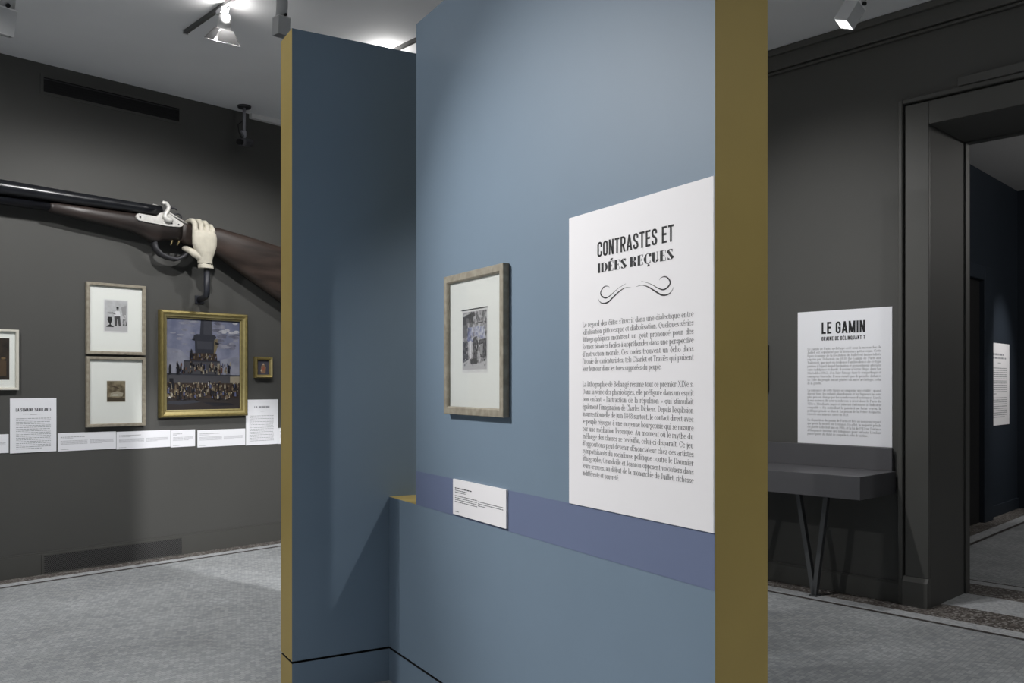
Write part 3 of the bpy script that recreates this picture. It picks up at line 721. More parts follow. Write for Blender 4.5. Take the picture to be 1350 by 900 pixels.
for i in range(60):
    litho.append((ellipse(rng.uniform(.03, .97), rng.uniform(.05, .95), rng.uniform(.008, .03), rng.uniform(.006, .035), 6, rng.uniform(0, 3)), rng.choice([B_, Dk, Md, Sf, Pl])))
def art_w1(e, y):
    sheet_art('lithograph', 0.159, 0.190, 0.211, 0.240, litho, HATCH, 0.008, SHEET)(e, y)
    m = MB(); m.box(0.150, 0.378, y - 0.003, y, 0.4385, 0.4415, B_); m.build('mount_shadow', e)  # black strip paints the shadow of the mount's cut window
picture('framed_lithograph', 'part', 0.702, 1.230, 1.373, 1.970, 'tall limed oak framed lithograph with blue tints on the blue partition', profile(0.034, 0.027), [FRAMEW] * 5, art_w1, MATB, n0=0.003)

# picture wall
man = [([(0, 0), (1, 0), (1, .30), (0, .34)], Pl), ([(.12, .18), (.36, .18), (.42, .13), (.06, .13)], B_), ([(.14, .18), (.22, .22), (.12, .36), (.14, .46), (.30, .46), (.33, .36), (.26, .22), (.32, .18)], B_),
       ([(.1, .62), (.36, .62), (.3, .56), (.2, .56)], Sf), ([(.44, .17), (.54, .17), (.55, .42), (.62, .17), (.72, .17), (.68, .50), (.42, .50)], Dk), ([(.40, .48), (.70, .50), (.66, .66), (.48, .66)], Wh),
       ([(.34, .62), (.48, .58), (.48, .54), (.34, .57)], Md), (ellipse(.57, .73, .055, .06), Md), (ellipse(.57, .77, .06, .035), B_), ([(.78, .18), (.82, .52), (.88, .70), (.95, .55), (.97, .18)], HATCH),
       ([(.80, .20), (.86, .34), (.9, .20)], Dk), ([(.92, .18), (.95, .36), (.98, .2)], Dk), ([(.72, .8), (.96, .85), (.95, .6), (.8, .5)], Sf)]
picture('framed_engraving', 'left', 0.624, 1.110, 1.752, 2.341, 'oak framed engraving of a standing figure beside a dark urn, upper of the stacked pair', profile(0.026, 0.034), [FRAMEW] * 5,
        sheet_art('engraving', 0.150, 0.195, 0.185, 0.255, man, mat('engraving_tone', (.52, .53, .54), .8, var=.12, vscale=40), 0.008, SHEET), MATB)
SEP = mottled('sepia_photograph_tone', (0.10, 0.078, 0.045), (0.27, 0.23, 0.15), 22)
sep = [([(.15, .25), (.85, .25), (.9, .42), (.55, .5), (.2, .42)], mat('sepia_pale', (.38, .35, .27), .8)), ([(0, 0), (1, 0), (1, .16), (0, .22)], mat('sepia_dark', (.07, .055, .035), .8)),
       ([(.28, .28), (.62, .28), (.58, .36), (.34, .36)], mat('sepia_light', (.5, .48, .4), .8)), ([(.1, .8), (.4, .7), (.7, .6), (.72, .63), (.4, .76)], mat('sepia_dark', (.07, .055, .035), .8))]
picture('framed_sepia_photograph', 'left', 0.624, 1.110, 1.152, 1.732, 'oak framed small square sepia photograph in a wide mount, lower of the stacked pair', profile(0.026, 0.034), [FRAMEW] * 5,
        sheet_art('sepia_photograph', 0.170, 0.208, 0.148, 0.170, sep, SEP, 0.003, mat('photo_edge', (.5, .48, .4), .8)), MATB)
CREAMF = mat('cream_lacquer', (0.62, 0.60, 0.53), 0.5)
nightm = mottled('night_scene_tone', (0.006, 0.005, 0.004), (0.035, 0.025, 0.016), 9)
night = [([(.6, .1), (.75, .1), (.78, .4), (.62, .42)], mat('night_brown', (.09, .06, .035), .8)), ([(.82, .08), (.95, .1), (.95, .45), (.85, .5)], mat('night_brown', (.09, .06, .035), .8)), (ellipse(.7, .46, .05, .04), mat('night_ochre', (.18, .12, .06), .8)), (ellipse(.9, .52, .04, .03), mat('night_ochre', (.18, .12, .06), .8))]
picture('framed_night_scene', 'left', -0.42, 0.122, 1.459, 1.924, 'cream framed dark night scene at the left edge of the picture', profile(0.020, 0.034), [CREAMF] * 5,
        sheet_art('night_scene', 0.065, 0.078, 0.415, 0.320, night, nightm), MATB)

# large gilt framed painting
SKY = mottled('painted_cloudy_sky', (0.095, 0.108, 0.175), (0.20, 0.212, 0.285), 5, 8)
pc = {k: mat('oil_' + k, v, 0.45) for k, v in dict(stone=(.030, .032, .042), stone_light=(.048, .05, .062), ochre=(.16, .13, .075), wall=(.062, .062, .070), ground=(.022, .018, .018), dark=(.010, .010, .014),
      brown=(.040, .027, .020), tan=(.13, .098, .066), cream=(.27, .24, .18), white=(.55, .54, .52), red=(.11, .05, .04), blue=(.07, .08, .15), cloud=(.46, .46, .50), storm=(.085, .088, .115)).items()}
def q_(x, y): return ((x - 75) / 557.0, 1 - (y - 105) / 710.0)
def Pg(l): return [q_(*p) for p in l]
rng = random.Random(21); pp = [(Pg([(75, 330), (180, 350), (260, 420), (220, 540), (75, 540)]), mottled('painted_haze', (.15, .16, .215), (.25, .26, .315), 6)), (Pg([(480, 420), (632, 390), (632, 550), (500, 550)]), MATS['painted_haze'])]
CL = [mottled('painted_cloud_%s' % w_, c1, c2, 14) for w_, c1, c2 in (('dark', (.075, .078, .11), (.15, .15, .20)), ('grey', (.14, .145, .19), (.24, .245, .29)), ('light', (.26, .265, .31), (.46, .46, .48)))]
for i in range(46):
    x_, y_ = rng.uniform(440, 625), rng.uniform(115, 330); k_ = 2 if (y_ < 205 and x_ > 490 and rng.random() < .6) else rng.choice([0, 0, 1])
    pp.append((ellipse(*q_(x_, y_), rng.uniform(14, 40) / 557, rng.uniform(6, 15) / 710, 9, rng.uniform(0, 1)), CL[k_]))
for i in range(14):
    x_, y_ = rng.uniform(90, 290), rng.uniform(120, 380)
    pp.append((ellipse(*q_(x_, y_), rng.uniform(14, 45) / 557, rng.uniform(5, 12) / 710, 9), CL[1]))
pp += [
      (Pg([(330, 105), (415, 105), (418, 225), (322, 225)]), pc['stone_light']), (Pg([(330, 105), (352, 105), (350, 225), (322, 225)]), pc['stone']),
      (Pg([(278, 232), (300, 222), (432, 225), (448, 240), (440, 262), (272, 258)]), pc['stone']), (Pg([(284, 258), (432, 262), (428, 372), (288, 372)]), pc['stone']), (Pg([(300, 275), (420, 278), (418, 340), (305, 338)]), pc['stone_light']),
      (Pg([(265, 262), (285, 258), (285, 275), (265, 270)]), pc['dark']), (Pg([(432, 262), (458, 255), (455, 320), (440, 372), (428, 372)]), pc['ochre']), (Pg([(440, 280), (470, 290), (465, 305), (440, 298)]), pc['dark']),
      (Pg([(250, 372), (450, 372), (455, 432), (245, 432)]), pc['brown']), (Pg([(205, 430), (475, 430), (485, 542), (195, 542)]), pc['wall']), (Pg([(205, 430), (475, 430), (475, 440), (205, 440)]), pc['stone']),
      (Pg([(75, 535), (632, 545), (632, 612), (75, 605)]), pc['wall']), (Pg([(75, 530), (632, 542), (632, 552), (75, 540)]), pc['stone']), (Pg([(555, 555), (632, 552), (632, 608), (555, 605)]), pc['cream']),
      (Pg([(75, 605), (632, 608), (632, 730), (75, 735)]), pc['brown']), (Pg([(75, 725), (632, 722), (632, 815), (75, 815)]), pc['ground']), (Pg([(90, 745), (280, 740), (330, 755), (180, 775), (80, 765)]), pc['stone']), (Pg([(340, 755), (560, 768), (590, 784), (430, 792)]), pc['dark']),
      (Pg([(90, 650), (112, 645), (125, 690), (110, 725), (88, 715)]), pc['white']), (Pg([(100, 570), (128, 570), (135, 650), (100, 655)]), pc['dark']), (Pg([(160, 605), (172, 600), (200, 655), (190, 665)]), pc['cream']),
      (Pg([(385, 600), (400, 598), (385, 665), (372, 665)]), pc['white']), (Pg([(455, 450), (475, 448), (475, 540), (458, 540)]), pc['cream']), (Pg([(520, 700), (548, 660), (552, 720), (515, 740)]), pc['white'])]
rng = random.Random(7)
def crowd(n, x0, x1, y0, y1, s, cols):
    for _ in range(n):
        x = rng.uniform(x0, x1); y = rng.uniform(y0, y1); c = pc[rng.choice(cols)]; w = s * rng.uniform(.5, 1)
        pp.append((Pg([(x - w * .5, y), (x + w * .5, y), (x + w * .4, y - w * 2.1), (x - w * .4, y - w * 2.1)]), c))
        pp.append(([(a, b) for a, b in ellipse(*q_(x, y - w * 2.5), w * .36 / 557, w * .42 / 710, 6)], pc[rng.choice(['tan', 'cream', 'dark', 'tan'])]))
crowd(40, 250, 450, 392, 430, 10, ['tan', 'cream', 'brown', 'dark', 'blue']); crowd(90, 150, 560, 470, 536, 13, ['tan', 'brown', 'dark', 'dark', 'cream', 'red', 'blue'])
crowd(210, 85, 625, 632, 738, 17, ['tan', 'brown', 'dark', 'dark', 'ground', 'cream', 'brown', 'blue', 'brown', 'dark', 'ochre'])
for x, y in ((100, 520), (160, 520), (540, 520), (255, 400)):
    pp.append((Pg([(x - 8, y + 10), (x + 8, y + 10), (x + 6, y - 50), (x - 2, y - 62), (x - 8, y - 45)]), pc['dark']))
gprof = [(0, 0), (0, 0.040), (0.006, 0.055), (0.020, 0.062), (0.032, 0.055), (0.034, 0.048), (0.050, 0.042), (0.060, 0.028), (0.066, 0.026), (0.066, 0.012)]
picture('gilt_framed_painting', 'left', 1.229, 2.059, 1.213, 2.151, 'large gilt framed oil painting of a crowd around a monumental column', gprof, [GILT, GILT, GILT, GILT, GILTB, GILTB, GILT, GILTB, GILT],
        sheet_art('canvas', 0.064, 0.064, 0.702, 0.810, pp, SKY), None, glass=False, cat='painting')
smallp = [([(.3, .1), (.7, .1), (.75, .5), (.55, .8), (.35, .6)], mat('small_flesh', (.22, .13, .08), .6)), ([(.45, .3), (.62, .3), (.6, .55), (.48, .5)], mat('small_red', (.28, .08, .05), .6)), (ellipse(.52, .72, .07, .06), mat('small_pale', (.45, .36, .26), .6)), (ellipse(.35, .3, .07, .08), mat('small_pale', (.45, .36, .26), .6))]
sprof = [(0, 0), (0, 0.03), (0.010, 0.045), (0.022, 0.03), (0.032, 0.022), (0.032, 0.012)]
picture('small_gilt_framed_painting', 'left', 2.145, 2.329, 1.564, 1.764, 'tiny gilt framed painting right of the large crowd painting', sprof, [GILT, GILT, GILTB, GILT, GILTB],
        sheet_art('canvas', 0.030, 0.030, 0.124, 0.140, smallp, mat('small_dusk', (.055, .055, .075), .6)), None, glass=False, cat='painting')

# text boards and label strips of the picture wall
sb = board('text_panel', 'left', 0.068, 0.403, 0.970, 1.394, 'white text panel with bold title beside the stacked oak frames', LABELM)
sans('LA SEMAINE SANGLANTE', 0.040, 0.297, 0.322, 0.026, YT, INKG, 'heading', sb)
m = MB(); m.flat([(0.145, 0.296), (0.19, 0.296), (0.19, 0.2995), (0.145, 0.2995)], YT, INKG); m.flat([(0.09, 0.297), (0.24, 0.297), (0.24, 0.298), (0.09, 0.298)], YT, INKL); m.build('rule', sb, fix=False)
rng = random.Random(2); m = MB()
for i in range(18): word_bars(m, 0.042, 0.293, 0.264 - i * 0.0138, 0.0045, YT, INKL, rng, 0.75 if i == 17 else 1)
m.build('body_text', sb, fix=False)
sb2 = board('text_panel', 'left', 2.066, 2.403, 0.932, 1.360, 'white text panel with faint title right of the gilt framed painting', LABELM)
m = MB(); rng = random.Random(3)
for x0, x1 in ((0.085, 0.093), (0.102, 0.116), (0.130, 0.16), (0.164, 0.20), (0.205, 0.245)): m.flat([(x0, 0.348), (x1, 0.348), (x1, 0.366), (x0, 0.366)], YT, INKL)
m.build('heading', sb2, fix=False)
m = MB(); m.flat([(0.15, 0.316), (0.19, 0.316), (0.19, 0.3195), (0.15, 0.3195)], YT, INKL); m.build('rule', sb2, fix=False)
m = MB()
for i in range(18): word_bars(m, 0.035, 0.290, 0.272 - i * 0.0138, 0.0045, YT, INKL, rng, 1)
m.build('body_text', sb2, fix=False)
for u0, u1, z0, z1, lab in ((-0.40, 0.058, 0.976, 1.120, 'white caption strip below the cream framed night scene'), (0.415, 0.872, 0.966, 1.112, 'white caption strip directly below the stacked oak frames'),
                            (0.876, 1.340, 0.958, 1.106, 'white caption strip between the oak frames and the gilt painting'), (1.344, 1.567, 0.951, 1.101, 'short white caption strip under the left half of the gilt painting'),
                            (1.589, 2.059, 0.938, 1.092, 'white caption strip under the right half of the gilt painting'), (2.406, 2.75, 0.930, 1.083, 'white caption strip reaching behind the mustard partition edge')):
    e = on_wall('caption_strip', 'left', u0, z0); tag(e, lab, 'label', 'caption strips on the picture wall')
    w, hh = u1 - u0, z1 - z0; m = MB(); m.box(0, w, -0.005, -0.0002, 0, hh, LABELM); m.build('card', e)
    m = MB(); rng = random.Random(int(u0 * 100)); y = -0.0055
    word_bars(m, 0.02, w * 0.45, hh - 0.036, 0.0045, y, INKL, rng); word_bars(m, 0.02, w * 0.25, hh - 0.046, 0.003, y, INKL, rng)
    for i in range(4):
        word_bars(m, 0.02, w * 0.50, hh - 0.066 - i * 0.0085, 0.003, y, INKL, rng); word_bars(m, w * 0.54, w - 0.02, hh - 0.066 - i * 0.0085, 0.003, y, INKL, rng, 1 if i < 3 else .5)
    word_bars(m, 0.02, 0.08, 0.012, 0.003, y, INKL, rng); m.build('caption_text', e, fix=False)

# ------------------------------------------------------------------ giant shotgun sign and plaster hand
gun = on_wall('giant_shotgun', 'left', 0.0, 0.0); tag(gun, 'oversized double-barrelled hammer shotgun sign on the charcoal wall', 'gun')
NB = 0.13
for n_ in (NB + 0.045, NB - 0.045):
    m = MB(); m.tube([(-1.7, -n_, 2.985), (-0.04, -n_, 2.981), (0.5, -n_, 2.977), (1.0, -n_, 2.974), (1.175, -n_, 2.974)], [0.060, 0.056, 0.048, 0.043, 0.043], GUNB, 20)
    m.build('barrel', gun)
m = MB(); m.tube([(-1.65, -NB, 2.905), (0.36, -NB, 2.890)], 0.036, GUNB, 14); m.build('under_rib', gun)
def oval(u, zt, zb, hn, n=20, p=0.75):
    out = []
    for k in range(n):
        t = k * 2 * math.pi / n; c, s = math.cos(t), math.sin(t)
        out.append((u, -NB + hn * math.copysign(abs(c) ** p, c), (zt + zb) / 2 + (zt - zb) / 2 * math.copysign(abs(s) ** p, s)))
    return out
FORE = wood_mat('blackened_walnut', (0.012, 0.009, 0.008), (0.030, 0.021, 0.018), (2, 18, 14), 0.4)
m = MB(); m.loft([oval(*a) for a in [(.30, 2.925, 2.855, .03), (.33, 2.93, 2.845, .05), (.6, 2.93, 2.815, .058), (.93, 2.93, 2.78, .062), (1.02, 2.935, 2.755, .066), (1.10, 2.94, 2.715, .068), (1.15, 2.955, 2.70, .07),
                                     (1.19, 2.975, 2.725, .07), (1.30, 2.965, 2.745, .07), (1.36, 2.942, 2.742, .067)]], FORE)
m.build('fore_end', gun)
m = MB(); m.loft([oval(*a) for a in [(1.3605, 2.942, 2.742, .067), (1.40, 2.925, 2.735, .065), (1.48, 2.89, 2.70, .06), (1.55, 2.888, 2.672, .062), (1.707, 2.905, 2.655, .07),
                                     (2.0, 2.866, 2.49, .08), (2.353, 2.807, 2.29, .088), (2.62, 2.76, 2.13, .088), (2.65, 2.74, 2.15, .075)]], WALNUT)
m.build('stock', gun)
lock = [(0.952, 2.895), (0.965, 2.915), (0.983, 2.922), (1.13, 2.917), (1.15, 2.945), (1.168, 2.965), (1.222, 2.962), (1.356, 2.889), (1.362, 2.878), (1.350, 2.862), (1.329, 2.853), (1.222, 2.846), (0.977, 2.862), (0.957, 2.876)]
m = MB(); m.prism(lock, -NB - 0.082, -NB - 0.05, SILVER); lp = m.build('lock_plate', gun, bevel=0.004)
for x_, z_ in ((0.985, 2.892), (1.255, 2.875), (1.315, 2.872)):
    m = MB(); m.tube([(x_, -NB - 0.088, z_), (x_, -NB - 0.08, z_)], 0.007, DARKMET, 10); m.build('screw', lp)
ham = [(1.166, 3.025), (1.178, 3.040), (1.202, 3.036), (1.222, 3.010), (1.216, 2.978), (1.196, 2.950), (1.190, 2.922), (1.206, 2.900), (1.228, 2.896), (1.246, 2.908)]
hr = [0.012, 0.015, 0.017, 0.018, 0.018, 0.019, 0.022, 0.026, 0.028, 0.026]
for n_ in (NB + 0.095, NB - 0.095):
    m = MB(); m.tube([(x_, -n_, z_) for x_, z_ in ham], hr, SILVER, 12); hm = m.build('hammer', gun)
    m = MB(); m.tube([(1.215, -n_, 2.995), (1.25, -n_, 3.006), (1.280, -n_, 3.003), (1.298, -n_, 2.990)], [0.012, 0.009, 0.009, 0.006], DARKMET, 8); m.build('spur', hm)
m = MB(); m.tube([(1.229, -NB - 0.075, 2.966), (1.404, -NB - 0.06, 2.893)], 0.007, SILVER, 8); m.build('side_rib', gun)
ring = [(1.355 + 0.035 * math.cos(k * math.pi / 6), -NB + 0.02, 2.955 + 0.03 * math.sin(k * math.pi / 6)) for k in range(13)]
m = MB(); m.tube(ring, 0.008, DARKMET, 8); m.build('far_lock_ring', gun)
m = MB()
gp = [(1.135, 2.71), (1.150, 2.655), (1.195, 2.612), (1.26, 2.590), (1.328, 2.582), (1.390, 2.612), (1.44, 2.662), (1.49, 2.705)]
rings = []
for i, (x_, z_) in enumerate(gp):
    a = Vector(gp[max(i - 1, 0)]); b = Vector(gp[min(i + 1, len(gp) - 1)]); d = (b - a).normalized(); nx, nz = -d.y, d.x
    rings.append([(x_ + nx * 0.013, -NB - 0.04, z_ + nz * 0.013), (x_ + nx * 0.013, -NB + 0.04, z_ + nz * 0.013), (x_ - nx * 0.013, -NB + 0.04, z_ - nz * 0.013), (x_ - nx * 0.013, -NB - 0.04, z_ - nz * 0.013)])
m.loft(rings, DARKMET); m.build('trigger_guard', gun)
for pts in ([(1.283, 2.79), (1.290, 2.755), (1.286, 2.72), (1.276, 2.70)], [(1.305, 2.80), (1.345, 2.775), (1.352, 2.735), (1.335, 2.705)]):
    m = MB(); m.tube([(x_, -NB - 0.015, z_) for x_, z_ in pts], [0.009, 0.008, 0.007, 0.006], mat('aged_brass', (.25, .2, .1), .4, metal=.5), 8); m.build('trigger', gun)

hand = on_wall('plaster_hand_bracket', 'left', 0.0, 0.0); tag(hand, 'cream plaster hand on a black wall bracket gripping the shotgun stock', 'sculpture')
def hring(z, u0, u1, nc, hn, n=24, p=0.8):
    out = []
    for k in range(n):
        t = k * 2 * math.pi / n; c, s = math.cos(t), math.sin(t)
        out.append(((u0 + u1) / 2 + (u1 - u0) / 2 * math.copysign(abs(c) ** p, c), -nc + hn * math.copysign(abs(s) ** p, s), z))
    return out
m = MB()
m.loft([hring(*a) for a in [(2.560, 1.497, 1.622, .205, .052), (2.585, 1.495, 1.618, .207, .052), (2.615, 1.490, 1.620, .212, .052), (2.66, 1.462, 1.635, .225, .05), (2.72, 1.430, 1.648, .235, .046), (2.78, 1.424, 1.648, .242, .043), (2.82, 1.428, 1.640, .242, .040), (2.838, 1.440, 1.625, .240, .030)]], HANDM)
for i, (u_, zt) in enumerate(((1.449, 2.935), (1.504, 2.938), (1.559, 2.930), (1.610, 2.904))):
    r_ = 0.0228
    m.tube([(u_, -0.238, 2.80), (u_, -0.245, 2.845), (u_, -0.240, zt - 0.045), (u_, -0.205, zt - 0.012), (u_, -0.15, zt - 0.004), (u_, -0.085, zt - 0.014), (u_, -0.045, zt - 0.06), (u_, -0.04, zt - 0.13)],
           [r_, r_ * 1.08, r_ * 1.02, r_ * 1.02, r_, r_ * .95, r_ * .9, r_ * .75], HANDM, 14)
m.tube([(1.505, -0.215, 2.615), (1.462, -0.215, 2.635), (1.428, -0.195, 2.662), (1.414, -0.15, 2.682), (1.416, -0.10, 2.69)], [0.032, 0.031, 0.027, 0.025, 0.020], HANDM, 14)
ho = m.build('hand', hand)
rm = ho.modifiers.new('remesh', 'REMESH'); rm.mode = 'VOXEL'; rm.voxel_size = 0.0036; rm.use_smooth_shade = True
sm = ho.modifiers.new('smooth', 'SMOOTH'); sm.factor = 0.5; sm.iterations = 2
rng = random.Random(5); m = MB(); ra = hring(2.522, 1.503, 1.632, .205, .053, 28); rb = hring(2.556, 1.500, 1.625, .205, .053, 28)
rb = [(p[0], p[1], p[2] + rng.uniform(-.012, .006)) for p in rb]; m.loft([ra, rb], HANDM, True, False); m.build('cuff', hand)
m = MB(); r1 = hring(2.54, 1.504, 1.620, .205, .049, 24); r2 = hring(2.575, 1.504, 1.616, .205, .049, 24); m.loft([r1, r2], BLACK); m.build('broken_seam', hand)
STEELB = mat('black_blue_steel', (0.020, 0.022, 0.030), 0.45, spec=0.5)
m = MB(); m.tube([(1.578, -0.20, 2.545), (1.578, -0.20, 2.325), (1.580, -0.192, 2.290), (1.585, -0.165, 2.276), (1.605, -0.01, 2.262)], 0.026, STEELB, 16); m.build('bracket_arm', hand)
m = MB(); m.box(1.565, 1.650, -0.012, -0.0005, 2.225, 2.30, STEELB); m.build('wall_plate', hand, bevel=0.003)

# ------------------------------------------------------------------ vents, security camera
v = on_wall('air_vent', 'left', 0.308, 3.818); tag(v, 'long dark slotted air vent high on the wall below the ceiling', 'vent')
m = MB(); m.box(-0.02, 1.132, -0.008, 0, -0.018, 0.0, GREYT).box(-0.02, 1.132, -0.008, 0, 0.118, 0.136, GREYT).box(-0.02, 0, -0.008, 0, 0, 0.118, GREYT).box(1.112, 1.132, -0.008, 0, 0, 0.118, GREYT); m.build('frame', v)
m = MB(); m.box(0, 1.112, -0.002, -0.0005, 0, 0.118, BLACK); m.build('duct_opening', v)
for i in range(5):
    m = MB(); z_ = 0.010 + i * 0.022; m.add([(0.002, -0.007, z_), (1.110, -0.007, z_), (1.110, -0.002, z_ + 0.010), (0.002, -0.002, z_ + 0.010)], [(0, 1, 2, 3)], BLACK if i < 4 else DARKMET); m.build('slat', v)
v = on_wall('floor_grille', 'left', 0.308, 0.012, 0.018); tag(v, 'low dark mesh grille set into the baseboard', 'vent')
m = MB(); W_, H_ = 1.125, 0.135
m.box(-0.02, W_ + 0.02, -0.006, 0, -0.010, 0.0, GREYT).box(-0.02, W_ + 0.02, -0.006, 0, H_, H_ + 0.014, GREYT).box(-0.02, 0, -0.006, 0, 0, H_, GREYT).box(W_, W_ + 0.02, -0.006, 0, 0, H_, GREYT); m.build('frame', v)
m = MB(); m.box(0, W_, -0.0012, -0.0004, 0, H_, BLACK); m.build('duct_opening', v)
m = MB(); st = 0.016
k = -H_
while k < W_:
    for s_ in (1, -1):
        x0, x1 = (k, k + H_) if s_ == 1 else (k + H_, k); z0, z1 = 0.0, H_
        def clip(x, z, ox, oz):
            if x < 0: t = (0 - x) / (ox - x); return 0, z + (oz - z) * t
            if x > W_: t = (W_ - x) / (ox - x); return W_, z + (oz - z) * t
            return x, z
        a = clip(x0, z0, x1, z1); b = clip(x1, z1, x0, z0); w_ = 0.0022
        m.flat([(a[0] - w_, a[1]), (a[0] + w_, a[1]), (b[0] + w_, b[1]), (b[0] - w_, b[1])], -0.004, mat('mesh_wire', (0.10, 0.10, 0.10), .5))
    k += st
g_ = m.build('wire_mesh', v, fix=False); g_['kind'] = 'stuff'

c = on_wall('security_camera', 'left', 1.95, CEIL - 0.33, 0.18); tag(c, 'small dark security camera on a grey pole hanging from the ceiling', 'camera')
PALEST = mat('pale_steel', (.38, .38, .42), .4, metal=.3)
m = MB(); m.tube([(0, 0, 0.312), (0, 0, 0.3295)], [0.058, 0.062], DARKMET, 24); m.build('ceiling_plate', c)
m = MB(); m.tube([(0, 0, 0.07), (0, 0, 0.315)], 0.013, PALEST, 14); m.build('pole', c)
m = MB(); m.prism([(-0.035, 0.10), (0.013, 0.10), (0.013, 0.05), (-0.005, 0.05)], -0.014, 0.014, PALEST); m.build('knuckle', c)
m = MB(); m.tube([(0, 0, 0.06), (0.004, -0.004, 0.03)], 0.009, PALEST, 10); m.build('swivel', c)
m = MB(); m.tube([(0.08, 0.02, 0.01), (0.072, 0.018, 0.01), (-0.02, -0.02, -0.008), (-0.055, -0.036, -0.016)], [0.034, 0.038, 0.038, 0.036], mat('camera_grey', (.09, .09, .10), .45), 18); b_ = m.build('body', c)
m = MB(); m.tube([(-0.05, -0.034, -0.015), (-0.085, -0.05, -0.022)], [0.028, 0.026], BLACK, 16); m.build('lens', b_)
m = MB(); m.tube([(-0.005, 0.01, 0.20), (-0.055, 0.012, 0.15), (-0.05, 0.01, 0.09), (-0.03, 0.0, 0.04), (0.03, 0.01, 0.02)], 0.005, BLACK, 8); m.build('cable', c)

# ------------------------------------------------------------------ right wall: text board, display bench, dark frame
gb = board('text_panel', 'right', 0.246, 0.953, 1.066, 2.041, 'white text panel on the charcoal wall above the slate display bench', LABELM)
sans('LE GAMIN', 0.190, 0.516, 0.806, 0.086, YT, INK, 'heading', gb, 0.155, 0.43)
sans('GRAINE DE DÉLINQUANT ?', 0.190, 0.516, 0.757, 0.028, YT, INK, 'subheading', gb, 0.17, 0.43)
A1 = ["Le gamin de Paris, archétype créé sous la monarchie de", "Juillet, est popularisé par la littérature pittoresque. Cette", "figure iconique de la révolution de Juillet est immortalisée", "reprise par Delacroix en 1830 (Le Gamin de Paris aux",
      "Tuileries), que met en évidence l'ambivalence de ce type", "parisien à l'égard duquel fascination et pressentiment alternent", "entre indulgence et dureté. Il revient à Victor Hugo, dans Les", "Misérables (1862), d'en faire l'image dans le sympathique et", "courageux Gavroche. Il sera ensuite pas de prendre distance.", "Le Titre du peuple aurait généré un autre archétype, celui", "de la grisette."]
A2 = ["La naissance de cette figure accompagne une réalité : quand", "durent tous, les enfants abandonnés et les fugueurs se sont", "plus pris en charge par les nombreuses d'assistance. Livrés", "à eux-mêmes, ils sont nombreux à errer dans le Paris du", "XIXe s. Mendiants, pages et mineurs s'adonnent à l'industrie", "coupable >. En assimilant le gamin à un futur voyou, la", "politique pénale se durcit. La prison de la Petite Roquette,", "réservée aux mineurs, ouvre en 1837."]
A3 = ["La disparition du gamin de Paris est liée au nouveau regard", "que porte la société sur l'enfance. En effet, la majorité pénale", "est portée à dix-huit ans en 1906, et la loi de 1912 sur l'enfance", "délinquante institue des tribunaux pour enfants. L'enfant", "pauvre passe du statut de coupable à celui de victime."]
for nm, lines, z0, dz in (('first_paragraph', A1, 0.690, 0.0253), ('second_paragraph', A2, 0.386, 0.0253), ('third_paragraph', A3, 0.166, 0.0253)):
    m = MB()
    for i, t in enumerate(lines): put_justified(m, t, 0.078, 0.632, z0 - i * dz, 0.0250, YT, INK, i == len(lines) - 1)
    m.build(nm, gb, fix=False)

be = on_wall('display_bench', 'right', 0.0, 0.0); tag(be, 'slate grey wall display bench on slim V-shaped steel legs', 'bench')
m = MB(); m.box(-1.3, 0.968, -0.045, -0.020, 0.905, 1.064, BENCHM); m.build('back_board', be, bevel=0.002)
m = MB(); m.box(-1.3, 0.985, -0.56, -0.020, 0.752, 0.905, BENCHM); m.build('bench_top', be, bevel=0.003)
for f_, t0, t1 in ((0.505, 0.375, 0.600), (-0.12, -0.245, 0.065), (-0.85, -0.98, -0.7)):
    for t_ in (t0, t1):
        m = MB(); d = Vector((t_ - f_, 0, 0.752)).normalized(); w_ = 0.016
        m.add([(f_ - w_, -0.26, 0), (f_ + w_, -0.26, 0), (f_ + w_, -0.22, 0), (f_ - w_, -0.22, 0), (t_ - w_, -0.26, .7518), (t_ + w_, -0.26, .7518), (t_ + w_, -0.22, .7518), (t_ - w_, -0.22, .7518)],
              [(0, 3, 2, 1), (4, 5, 6, 7), (0, 1, 5, 4), (1, 2, 6, 5), (2, 3, 7, 6), (3, 0, 4, 7)], LEGM)
        m.build('leg', be)
    m = MB(); m.box(f_ - 0.03, f_ + 0.03, -0.275, -0.205, 0.003, 0.011, LEGM); m.build('foot', be)
BLACKF = mat('black_lacquer', (.012, .012, .013), .4)
picture('black_framed_picture', 'right', -0.45, 0.004, 1.452, 1.804, 'black frame edge peeking out beside the tall mustard partition end', profile(0.02, 0.03), [BLACKF] * 5,
        sheet_art('picture_sheet', 0.08, 0.08, 0.294, 0.19, [], SHEET), MATB)

nb = board('text_panel', 'next', 0.120, 0.883, 1.036, 1.976, 'bright spotlit text panel on the navy wall of the next room', PAPER)
m = MB(); rng = random.Random(9)
word_bars(m, 0.10, 0.56, 0.80, 0.022, YT, INKL, rng); word_bars(m, 0.10, 0.62, 0.76, 0.018, YT, INKL, rng); word_bars(m, 0.30, 0.42, 0.71, 0.008, YT, INKL, rng); m.build('heading', nb, fix=False)
m = MB()
for i in range(13): word_bars(m, 0.07, 0.66, 0.65 - i * 0.0245, 0.009, YT, INKL, rng, .3 if i == 12 else 1)
for i in range(10): word_bars(m, 0.07, 0.66, 0.31 - i * 0.0245, 0.009, YT, INKL, rng, .85 if i == 9 else 1)
m.build('body_text', nb, fix=False)

